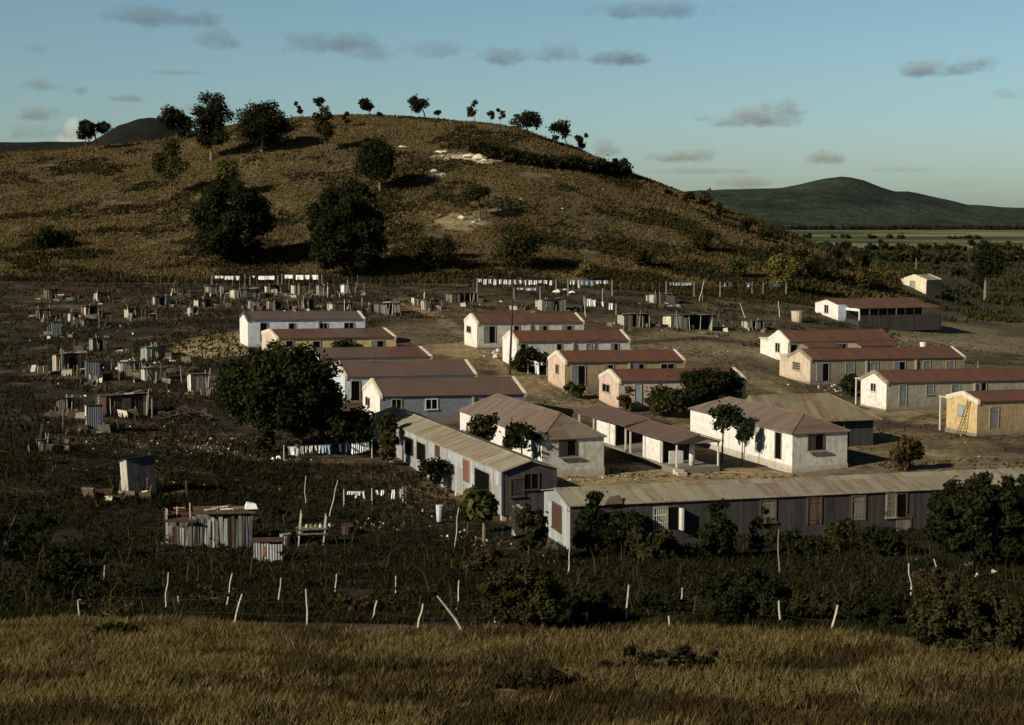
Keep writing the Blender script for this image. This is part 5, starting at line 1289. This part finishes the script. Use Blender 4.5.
# brush pile
bp = thing('brush_pile', 'heap of dry brown branches beside the rusty hut', 'brush pile', gp(185, 419)); mb = MB()
for i in range(120):
    a = random.uniform(-1, 1)*2.2; z = random.uniform(0, 1)*(1.4-abs(a)*.5); an = random.uniform(0, 6.3); l = random.uniform(.5, 1.2)
    mb.tube([(a-l*math.cos(an), random.uniform(-1, 1), z*.6), (a, random.uniform(-1, 1), z), (a+l*math.cos(an), random.uniform(-1, 1), z*.7)], [.03, .035, .02], 4)
o = mb.build('branches', M['bark'], bp)

# valley trees on the right: individual
k = 0
VAL = []
for i in range(62):
    x = random.uniform(775, 1040); y = random.uniform(244, 300)
    if y > 268 and 895 < x < 948: continue
    if y > 284 and x < 945: continue
    if x < 850 and y < 262: y = random.uniform(262, 284)
    VAL.append((x, y))
dirs = ['dark', 'olive', 'dark', 'brown', 'olive']
def near_word(x, y):
    a = 'far' if y < 258 else ('middle' if y < 275 else 'near')
    b = 'behind the veranda house' if x < 900 else ('behind the small cream house' if x < 950 else 'right of the small cream house')
    return a, b
adj = ['rounded', 'low', 'spreading', 'ragged', 'tall', 'dense', 'thin', 'squat', 'lopsided', 'tufted', 'clumped', 'wide']
for i, (x, y) in enumerate(sorted(VAL, key=lambda q: q[1])):
    g = gp(x, y); s = F/g.y; h = random.uniform(2.6, 5.5)*s; w = h*random.uniform(.9, 1.7); a, b = near_word(x, y)
    lf = dirs[i % 5]
    tree(x, y, x-w/2, x+w/2, y-h, y-h*.12, lf, f'{adj[i % 12]} {lf} tree in the {a} valley {b}', 'valley_tree', 'tree', 'trees scattered over the valley on the right', n=420, dens=6, size=max(.35, 1.7/s))
tree(985, 302, 966, 1004, 238, 285, 'dark', 'tall valley tree with pale trunk at the right edge', n=2400, dens=14, bark=M['palebark'], trunkr=.35, limbs=5)
tree(916, 270, 908, 924, 246, 258, 'olive', 'palm like tree with pale trunk above the small cream house', n=500, dens=5, bark=M['palebark'], trunkr=.25)
tree(857, 262, 850, 864, 250, 262, 'dark', 'small dark tree at the edge of the green fields', n=300, dens=5)
tree(875, 290, 840, 900, 268, 292, 'brown', 'brown thicket right behind the veranda house roof', 'thicket', 'thicket', n=2600, dens=16, bush=True)

# rocks on the limestone patches
RK = 'limestone boulders on the hillside'
for i, (x, y, sz, lb) in enumerate([(403, 147, 1.3, 'single pale boulder below the leaning ball shaped tree'), (438, 152, 1.1, 'left small boulder of the upper limestone outcrop'), (444, 153, 1.5, 'second boulder of the upper limestone outcrop'),
        (470, 157, 2.2, 'big pale boulder in the middle of the upper limestone outcrop'), (478, 159, 2.4, 'brightest boulder of the upper limestone outcrop'), (485, 161, 1.5, 'right end boulder of the upper limestone outcrop'),
        (434, 171, 1.3, 'boulder at the tip of the round tree shadow'), (441, 176, 1.0, 'small stone below the shadow tip boulder'), (462, 218, 1.2, 'stone left of the spreading tree on the bare patch'), (474, 222, 1.0, 'stone at the foot of the spreading tree')]):
    O = gp(x, y); s = sz*.6
    me = bpy.data.meshes.new('boulder'); bmv = []
    q = MB(); 
    n = 7
    pts = []
    for j in range(5):
        rr = s*(.55+.45*math.sin(math.pi*(j+.6)/5.4)); q_ = (random.uniform(-.1, .1), random.uniform(-.1, .1), s*.24*j-.2); pts.append((q_, rr*(1.25-j*.13)))
    q.tube([p for p, r in pts], [r*random.uniform(.85, 1.1) for p, r in pts], n); o = q.build('boulder', M['rock'], loc=O); o.scale = (random.uniform(.9, 1.6), random.uniform(.7, 1.1), random.uniform(.5, .8)); o.rotation_euler = (0, 0, random.uniform(-.7, .7)); tag(o, lb, 'boulder', RK)
bpy.data.meshes.remove(bpy.data.meshes['boulder']) if False else None

# ------------------------------------------------------------------ ground cover
def cover(name, regions, mats, label=None, kind='stuff'):
    Vs = []; Fs = []; Mi = []; off = 0
    for V, Fc, mi in regions:
        Vs.append(V); Fs.append(Fc+off); Mi.append(np.full(len(Fc), mi)); off += len(V)
    me = npmesh(name, np.concatenate(Vs), np.concatenate(Fs), mats, np.concatenate(Mi)); o = bpy.data.objects.new(name, me); link(o)
    tag(o, label, None, None, kind); return o
def tufts(X, Y, hgt, wid, blades=4, lean=(.2, 0)):
    n = len(X); Z = terrain(X, Y); P = np.stack([X, Y, Z], 1).repeat(blades, 0); m = n*blades
    an = rng.random(m)*2*math.pi; dx = np.cos(an); dy = np.sin(an); h = np.repeat(hgt, blades)*(.6+.6*rng.random(m)); w = np.repeat(wid, blades)
    base = P+np.stack([dx, dy, 0*dx], 1)*(w*.7*rng.random(m))[:, None]; base[:, 2] -= .04
    side = np.stack([-dy, dx, 0*dx], 1)*(w*.5)[:, None]
    tip = base+np.stack([dx*h*.45+lean[0]*h, dy*h*.45+lean[1]*h, h], 1)
    midp = base+(tip-base)*.5+np.stack([0*dx, 0*dx, h*.12], 1)
    V = np.stack([base-side, base+side, midp+side*.7, tip, midp-side*.7], 1).reshape(-1, 3)
    return V, np.arange(5*m).reshape(-1, 5)
GR = [leafmat('dry_grass_gold', (.05, .037, .015), (.19, .148, .064), .4, .25), leafmat('dry_grass_brown', (.020, .015, .007), (.08, .058, .024), .4, .25), leafmat('hill_grass', (.072, .052, .021), (.145, .106, .045), .12, .2),
      leafmat('hill_scrub_green', (.018, .016, .006), (.045, .038, .014), .1, .2)]
# foreground grass
def fg():
    n = 115000; Y = 30+27*rng.random(n)**.85; X = (rng.random(n)*2-1)*(Y*.42+6); d = fbm(X/1.6, Y/1.6, 3)
    px = 512+F*X/Y; edge = np.interp(px, [0, 300, 600, 1024], [52, 51.6, 50.2, 47.6])+7*(fbm(X/4, Y/4+9, 3)-.5); k = (Y < edge) & (d > .2); X, Y, d = X[k], Y[k], d[k]
    h = .2+.5*d*rng.random(len(X))
    br = fbm(X/3+20, Y/2, 3)+.12*(1-sstep(36, 46, Y))+.1*(rng.random(len(X))-.5) > .53
    a = tufts(X[~br], Y[~br], h[~br], np.full((~br).sum(), .022), 5, (.14, .05)); b = tufts(X[br], Y[br], h[br]*.85, np.full(br.sum(), .022), 5, (.14, .05))
    cover('grass', [(a[0], a[1], 0), (b[0], b[1], 1)], [GR[0], GR[1]], 'tall golden dry grass across the foreground slope')
fg()
# weeds between fence and houses, and through the left yards
def weeds():
    regs = []
    n = 132000; Y = 47+79*rng.random(n); X = (rng.random(n)*2-1)*(Y*.42+8); px = 512+F*X/Y
    keep = (Y < np.interp(px, [0, 300, 480, 540, 600, 1024], [150, 150, 108, 99, 96.5, 104])) & (fbm(X/2.5, Y/2.5, 3) > .27) & (Y > np.interp(px, [0, 300, 600, 1024], [54, 53, 50.5, 47.5]))
    X, Y = X[keep], Y[keep]; h = .12+.5*fbm(X/4, Y/4+7, 3)*rng.random(len(X))
    br = rng.random(len(X)) < .4
    a = tufts(X[~br], Y[~br], h[~br], np.full((~br).sum(), .06), 4); b = tufts(X[br], Y[br], h[br], np.full(br.sum(), .05), 4)
    regs += [(a[0], a[1], 0), (b[0], b[1], 1)]
    # left yards
    n = 80000; Y = 105+185*rng.random(n); X = (rng.random(n)*2-1)*(Y*.36); px = 512+F*X/Y
    keep = (fbm(X/5, Y/5+3, 3) > .36+.16*sstep(300, 420, px)-.04*(Y > 240)) & ((px < 380) | (Y > 225)) & ~((px > 900))
    X, Y = X[keep], Y[keep]; h = .12+.4*rng.random(len(X)); br = rng.random(len(X)) < .6
    a = tufts(X[~br], Y[~br], h[~br], np.full((~br).sum(), .12), 3); b = tufts(X[br], Y[br], h[br], np.full(br.sum(), .12), 3)
    regs += [(a[0], a[1], 0), (b[0], b[1], 1)]
    n = 60000; Y = 124+160*rng.random(n); X = (rng.random(n)*2-1)*(Y*.36); px = 512+F*X/Y
    keep = (fbm(X/7+31, Y/5+3, 4)+.16*(rng.random(n)-.5) > .545) & (px > 380); X, Y = X[keep], Y[keep]; h = .05+.15*rng.random(len(X))
    a = tufts(X, Y, h, np.full(len(X), .14), 3); regs += [(a[0], a[1], 1)]
    cover('weeds', regs, [LEAF['dark'], LEAF['weed']], 'dark weeds and low scrub covering the yards behind the fence')
weeds()
def tangle():
    n = 2600; Y = 57+62*rng.random(n); X = (rng.random(n)*2-1)*(Y*.42+8); px = 512+F*X/Y
    keep = (Y < np.interp(px, [0, 300, 480, 540, 600, 1024], [125, 122, 104, 98, 96, 103])) & (fbm(X/6+2, Y/5, 3) > .40); X, Y = X[keep], Y[keep]; m = len(X)
    Z = terrain(X, Y); h = .5+1.3*rng.random(m)**2; lx = rng.normal(size=m)*.35*h; w = .018+.02*rng.random(m)
    b = np.stack([X, Y, Z-.05], 1); t = b+np.stack([lx, rng.normal(size=m)*.2*h, h], 1); md = (b+t)/2+np.stack([-lx*.25, 0*lx, h*.08], 1); e = np.stack([w, 0*w, 0*w], 1)
    V1 = np.stack([b-e, b+e, md+e*.7, t, md-e*.7], 1).reshape(-1, 3); F1 = np.arange(5*m).reshape(-1, 5)
    k = rng.random(m) < .75; pts = (t*.75+md*.25)[k]; rad = (.12+.3*rng.random(len(pts)))
    V2, F2 = leaves(pts, rad, 26000, .10, .9, shell=.0); k2 = rng.random(len(F2)) < .5
    F5 = np.concatenate([F2, F2[:, :1]], 1)
    me_regs = [(V2, F2, 0)]
    o = cover('undergrowth', me_regs, [LEAF['dark']], 'tangled leafy weeds and saplings between the near fence and the barracks')
    cover('weed_stems', [(V1, F1, 0)], [GR[1]], 'thin dry weed stems between the near fence and the barracks')
tangle()
def hillgrass():
    n = 150000; Y = 286+175*rng.random(n); px = rng.uniform(-60, 900, n); X = (px-512)/F*Y
    m = fbm(X/7, Y/7, 3); keep = (m > .2)&(rng.random(n) < 1-.45*sstep(.5, .6, fbm(X/30+7, Y/18, 3))); X, Y, m, px = X[keep], Y[keep], m[keep], px[keep]
    qx, qy = proj(X, Y, terrain(X, Y)); bare = np.zeros(len(X), bool); nn_ = fbm(X/2.5, Y/2.5, 3)-.47
    for (bx_, by_, rx_, ry_) in ((465, 157, 30, 3), (486, 160, 15, 4), (434, 176, 12, 2.5), (462, 222, 30, 9), (500, 212, 30, 2.5), (440, 236, 16, 5), (532, 175, 16, 2.5)):
        bare |= ((qx-bx_)/rx_)**2+((qy-by_)/ry_)**2+nn_*3 < .8
    X, Y, m, px = X[~bare], Y[~bare], m[~bare], px[~bare]
    g = (fbm(X/12+40, Y/9, 4)+.06*sstep(520, 760, px)+.10*(1-sstep(288, 335, Y))+.05*(1-sstep(335, 370, Y))+.10*(rng.random(len(X))-.5)) > .575
    h = .25+.65*m*rng.random(len(X)); h = np.where(g, h*1.25, h)
    a = tufts(X[~g], Y[~g], h[~g], np.full((~g).sum(), .24), 3); b = tufts(X[g], Y[g], h[g], np.full(g.sum(), .34), 3)
    cover('hill_grass', [(a[0], a[1], 0), (b[0], b[1], 1)], [GR[2], GR[3]], 'dry brown grass and scrub tufts over the whole hill')
hillgrass()
def valley_scrub():
    n = 14000; Y = 300*np.exp(rng.random(n)*1.35); px = rng.uniform(740, 1100, n); X = (px-512)/F*Y
    keep = (fbm(X/14, Y/14, 3) > .46) & ~((np.interp(px, CR_X, CR_Y) < 250) & (Y > 400)); X, Y = X[keep], Y[keep]
    s = Y/F; a = tufts(X, Y, 2.2*s*rng.random(len(X))+.8, 1.2*s+.3, 3)
    cover('valley_scrub', [(a[0], a[1], 0)], [LEAF['olive']], 'low dark green scrub over the valley floor')
valley_scrub()
def treeline():
    C = []; Rd = []
    for (Ya, x0, x1, n, r) in ((4150, 760, 1120, 420, 9), (1900, 800, 1100, 45, 4), (1130, 800, 1100, 70, 3.6), (800, 800, 1100, 130, 3.2)):
        for _ in range(n):
            px = random.uniform(x0, x1); 
            if Ya < 4000 and vnoise(np.array([px/22+Ya]), np.array([.5]))[0] < .42: continue
            Y = Ya*random.uniform(.985, 1.03); X = (px-512)/F*Y; C.append((X, Y, gz(X, Y)+r*random.uniform(.2, .7))); Rd.append(r*random.uniform(.6, 1.2))
    V = []; Fs = []
    for big in (True, False):
        idx = [i for i, r in enumerate(Rd) if (r > 5) == big]
        v, f = leaves([C[i] for i in idx], [Rd[i] for i in idx], 7000, 4.5 if big else 2.2, .7, shell=.2); Fs.append((v, f, 0))
    cover('treeline', Fs, [LEAF['hill']], 'dark tree lines between the far green fields')
treeline()
# litter and stones
def litter():
    V = []; Fc = []; mi = []
    def add(px, py, sz, k):
        O = gp(px, py); a = random.uniform(0, 3.14); b = random.uniform(.5, 1.)*sz; c = random.uniform(.3, .9)*sz; h = random.uniform(.15, .6)*sz
        u = Vector((math.cos(a), math.sin(a), 0)); v = Vector((-math.sin(a), math.cos(a), 0)); i = len(V)
        for zz, f in ((-.05, 1), (h, .6)):
            for p, q in ((-1, -1), (1, -1), (1, 1), (-1, 1)): V.append(tuple(O+u*(p*b*.5*f)+v*(q*c*.5*f)+Vector((0, 0, zz+random.uniform(0, .1)*sz))))
        for f in ((4, 5, 6, 7), (0, 1, 5, 4), (1, 2, 6, 5), (2, 3, 7, 6), (3, 0, 4, 7)): Fc.append(tuple(i+j for j in f)); mi.append(k)
    def patch(cx, cy, rx, ry, n, sz=.3):
        for _ in range(n): add(random.gauss(cx, rx*.5), random.gauss(cy, ry*.5), random.uniform(.3, 1.0)*sz, random.choice([0, 0, 0, 3, 1, 2, 3, 3, 3, 4, 4, 4, 4, 2]))
    patch(205, 447, 45, 12, 110, .3); patch(170, 440, 60, 20, 60, .25); patch(240, 455, 60, 10, 50, .22); patch(375, 525, 40, 6, 60, .26); patch(430, 510, 30, 14, 60, .22); patch(60, 580, 30, 25, 30, .25)
    patch(470, 540, 35, 8, 50, .3); patch(215, 490, 70, 25, 40, .22); patch(560, 560, 40, 8, 30, .22); patch(100, 330, 80, 25, 60, .4); patch(300, 460, 50, 4, 40, .25); patch(570, 393, 30, 6, 40, .3)
    patch(830, 388, 40, 6, 45, .35); patch(330, 300, 120, 15, 60, .4); patch(700, 340, 80, 20, 45, .3); patch(600, 478, 90, 8, 60, .25); patch(900, 350, 70, 12, 60, .35); patch(500, 355, 30, 8, 40, .35); patch(880, 570, 90, 20, 50, .2)
    patch(930, 445, 60, 15, 40, .25); patch(650, 350, 90, 15, 40, .25); patch(120, 470, 70, 60, 60, .2); patch(560, 200, 150, 60, 50, .6)
    patch(100, 385, 80, 30, 60, .35); patch(150, 365, 40, 12, 50, .4); patch(200, 545, 80, 12, 40, .22)
    for sh in SH:       # boards, low pens and scraps lying round every hut
        cx, cy, wd = (sh[0]+sh[1])/2, sh[3], sh[1]-sh[0]
        for _ in range(15):
            x, y = cx+random.gauss(0, wd*.8), cy+random.uniform(-3, 3.5); O = gp(x, y); a = random.uniform(-.5, .9); l = random.uniform(.3, 1.3); h = random.uniform(.1, .7); th = random.uniform(.04, .3)
            if random.random() < .35: l = th = random.uniform(.06, .12); h = random.uniform(.7, 2.0)
            u = Vector((math.cos(a), math.sin(a), 0)); v = Vector((-u.y, u.x, 0)); i = len(V); tl = random.uniform(-.25, .25)
            for zz in (-.1, h):
                for p, q in ((-1, -1), (1, -1), (1, 1), (-1, 1)): V.append(tuple(O+u*(p*l*.5+(tl if zz > 0 else 0))+v*(q*th*.5)+Vector((0, 0, zz+(random.uniform(-.12, .12) if zz > 0 else 0)))))
            for f in ((4, 5, 6, 7), (0, 1, 5, 4), (1, 2, 6, 5), (2, 3, 7, 6), (3, 0, 4, 7)): Fc.append(tuple(i+j for j in f)); mi.append(random.choice([0, 3, 3, 3, 4, 4, 4, 4]))
    me = bpy.data.meshes.new('litter'); me.from_pydata(V, [], Fc)
    for m_ in (M['clotht'], M['cloth'], M['rust_scrap'], M['greyboard'], M['brownboard']): me.materials.append(m_)
    me.polygons.foreach_set('material_index', mi); o = bpy.data.objects.new('litter', me); link(o); tag(o, 'stones, rags and scraps scattered over the yards', None, None, 'stuff')
litter()

# ------------------------------------------------------------------ light, sky, camera
SUN_EL, SUN_AZ = 27., 37.       # AZ: degrees behind the camera plane on the left side
to_sun = Vector((-math.cos(R(SUN_AZ))*math.cos(R(SUN_EL)), -math.sin(R(SUN_AZ))*math.cos(R(SUN_EL)), math.sin(R(SUN_EL))))
sd = bpy.data.lights.new('sun', 'SUN'); sd.energy = 5.0; sd.angle = R(.5); sd.color = (1, .89, .72)
so = bpy.data.objects.new('sun', sd); link(so); so.rotation_euler = to_sun.to_track_quat('Z', 'Y').to_euler()
wd = bpy.data.worlds.new('World'); sc.world = wd; wd.use_nodes = True; nt = wd.node_tree; nn = nt.nodes; ll = nt.links
bg = nn['Background']; sky = nn.new('ShaderNodeTexSky'); sky.sky_type = 'NISHITA'; sky.sun_disc = False
sky.sun_elevation = R(SUN_EL); sky.sun_rotation = math.atan2(to_sun.x, to_sun.y)
sky.air_density = 1.0; sky.dust_density = 1.0; sky.ozone_density = 1.0; sky.altitude = 30
def wm(op, a, b=0., c=None, clamp=False):
    n = nn.new('ShaderNodeMath'); n.operation = op; n.use_clamp = clamp
    for i, v in enumerate((a, b) if c is None else (a, b, c)):
        if isinstance(v, bpy.types.NodeSocket): ll.new(v, n.inputs[i])
        else: n.inputs[i].default_value = v
    return n.outputs[0]
def wmix(f, a, b, mode='MIX'):
    n = nn.new('ShaderNodeMix'); n.data_type = 'RGBA'; n.blend_type = mode
    for i, v in ((0, f), (6, a), (7, b)):
        if isinstance(v, bpy.types.NodeSocket): ll.new(v, n.inputs[i])
        else: n.inputs[i].default_value = v
    return n.outputs[2]
tcw = nn.new('ShaderNodeTexCoord'); sp = nn.new('ShaderNodeSeparateXYZ'); ll.new(tcw.outputs['Generated'], sp.inputs[0])
dx, dy, dz = sp.outputs
az = wm('ARCTAN2', dx, dy); el = wm('ARCSINE', dz)
nz = nn.new('ShaderNodeTexNoise'); nz.inputs['Scale'].default_value = 42; nz.inputs['Detail'].default_value = 6; nz.inputs['Roughness'].default_value = .62
mp = nn.new('ShaderNodeMapping'); mp.inputs['Scale'].default_value = (1, 1, 1.7); ll.new(tcw.outputs['Generated'], mp.inputs[0]); ll.new(mp.outputs[0], nz.inputs['Vector'])
nzb = wm('SUBTRACT', nz.outputs['Fac'], .5)
CL = [(218, 44, 30, 9, .55), (330, 46, 60, 11, .6), (370, 56, 26, 8, .4), (432, 52, 40, 9, .3), (512, 58, 46, 9, .65), (565, 54, 30, 10, .5), (615, 59, 34, 8, .85), (755, 120, 52, 9, .85), (782, 113, 26, 10, .8), (735, 124, 30, 5, .7),
      (950, 70, 44, 8, .75), (975, 64, 26, 8, .7), (682, 158, 32, 6, .6), (822, 159, 20, 7, .65), (608, 150, 16, 9, .5), (745, 184, 40, 6, .4), (975, 184, 30, 5, .3), (45, 87, 36, 6, .6), (78, 91, 11, 5, .5), (125, 99, 18, 4, .5),
      (175, 73, 30, 3, .35), (42, 117, 24, 7, .6), (52, 135, 40, 10, .5), (190, 109, 12, 8, .35), (896, 170, 34, 3, .3), (40, 50, 14, 6, .3), (1010, 96, 20, 6, .4), (700, 172, 60, 3, .35), (72, 132, 9, 12, .0), (150, 20, 60, 10, .5), (660, 12, 70, 9, .5), (455, 95, 10, 3, .0)]
tot = None; bri = None
for (x, y, rx, ry, a) in CL:
    ca = math.atan((x-512)/F/(CP-slope(y)*SP)*1.0) if False else math.atan(sx(x, y)); ce = math.atan(slope(y)*math.cos(ca))
    u = wm('MULTIPLY', wm('SUBTRACT', az, ca), F/rx*.98); v = wm('MULTIPLY', wm('SUBTRACT', el, ce), F/(ry*1.35))
    v2 = wm('MAXIMUM', v, wm('MULTIPLY', v, -1.75))      # flatter undersides
    d = wm('ADD', wm('MULTIPLY', u, u), wm('MULTIPLY', v2, v2))
    dn = wm('ADD', wm('SUBTRACT', 1., d), wm('MULTIPLY', nzb, 5.2))
    k = wm('MULTIPLY', wm('MULTIPLY', dn, .75, clamp=True), min(.95, a*1.2))
    tot = k if tot is None else wm('MAXIMUM', tot, k)
    hi = wm('MULTIPLY', k, wm('ADD', wm('MULTIPLY', v, .6), wm('MULTIPLY', u, -.15), clamp=True))
    bri = hi if bri is None else wm('MAXIMUM', bri, hi)
# sky dimmed overhead to deepen ground shadows, kept bright near the horizon
mr = nn.new('ShaderNodeMapRange'); mr.interpolation_type = 'SMOOTHSTEP'; ll.new(el, mr.inputs[0])
mr.inputs[1].default_value = R(9); mr.inputs[2].default_value = R(26); mr.inputs[3].default_value = 1.0; mr.inputs[4].default_value = .07
cmb = nn.new('ShaderNodeCombineColor')
for i_ in range(3): ll.new(mr.outputs[0], cmb.inputs[i_])
hz = nn.new('ShaderNodeMapRange'); ll.new(el, hz.inputs[0]); hz.inputs[1].default_value = 0; hz.inputs[2].default_value = R(8); hz.inputs[3].default_value = .0; hz.inputs[4].default_value = 1.
skyt = wmix(hz.outputs[0], (.80, 1.0, 1.16, 1), (.76, .97, 1.02, 1))
skyc = wmix(1., wmix(1., sky.outputs[0], skyt, 'MULTIPLY'), cmb.outputs[0], 'MULTIPLY')
cloudc = wmix(1., skyc, (.60, .48, .47, 1), 'MULTIPLY')
cloudl = wmix(1., skyc, (1.25, .98, .88, 1), 'MULTIPLY')
cum = None
for (x, y, rx, ry) in ((72, 129, 11, 12), (82, 138, 16, 11), (64, 140, 14, 9)):
    ca = math.atan(sx(x, y)); ce = math.atan(slope(y)*math.cos(ca))
    u = wm('MULTIPLY', wm('SUBTRACT', az, ca), F/rx); v = wm('MULTIPLY', wm('SUBTRACT', el, ce), F/ry)
    k = wm('MULTIPLY', wm('ADD', wm('SUBTRACT', 1., wm('ADD', wm('MULTIPLY', u, u), wm('MULTIPLY', v, v))), wm('MULTIPLY', nzb, 3.)), .8, clamp=True)
    cum = k if cum is None else wm('MAXIMUM', cum, k)
skyd = wmix(wm('MULTIPLY', cum, .9), skyc, wmix(1., skyc, (2.2, 1.6, 1.35, 1), 'MULTIPLY'))
c1 = wmix(tot, skyd, cloudc); c2 = wmix(wm('MULTIPLY', bri, 1.5, clamp=True), c1, cloudl)
# one bright cumulus behind the far left tree
ll.new(c2, bg.inputs[0]); bg.inputs[1].default_value = .080
cam = bpy.data.cameras.new('camera'); co = bpy.data.objects.new('camera', cam); link(co); sc.camera = co
co.location = (0, 0, H); co.rotation_euler = (math.pi/2-PITCH, 0, 0); cam.sensor_width = 36; cam.lens = F/W_*36; cam.clip_start = .5; cam.clip_end = 60000
sc.render.resolution_x, sc.render.resolution_y = W_, H_
sc.view_settings.view_transform = 'Standard'; sc.view_settings.look = 'None'; sc.view_settings.gamma = 1; sc.view_settings.exposure = .1
sc.cycles.max_bounces = 5; sc.cycles.diffuse_bounces = 1; sc.cycles.glossy_bounces = 1; sc.cycles.transmission_bounces = 2
sc.cycles.use_denoising = True
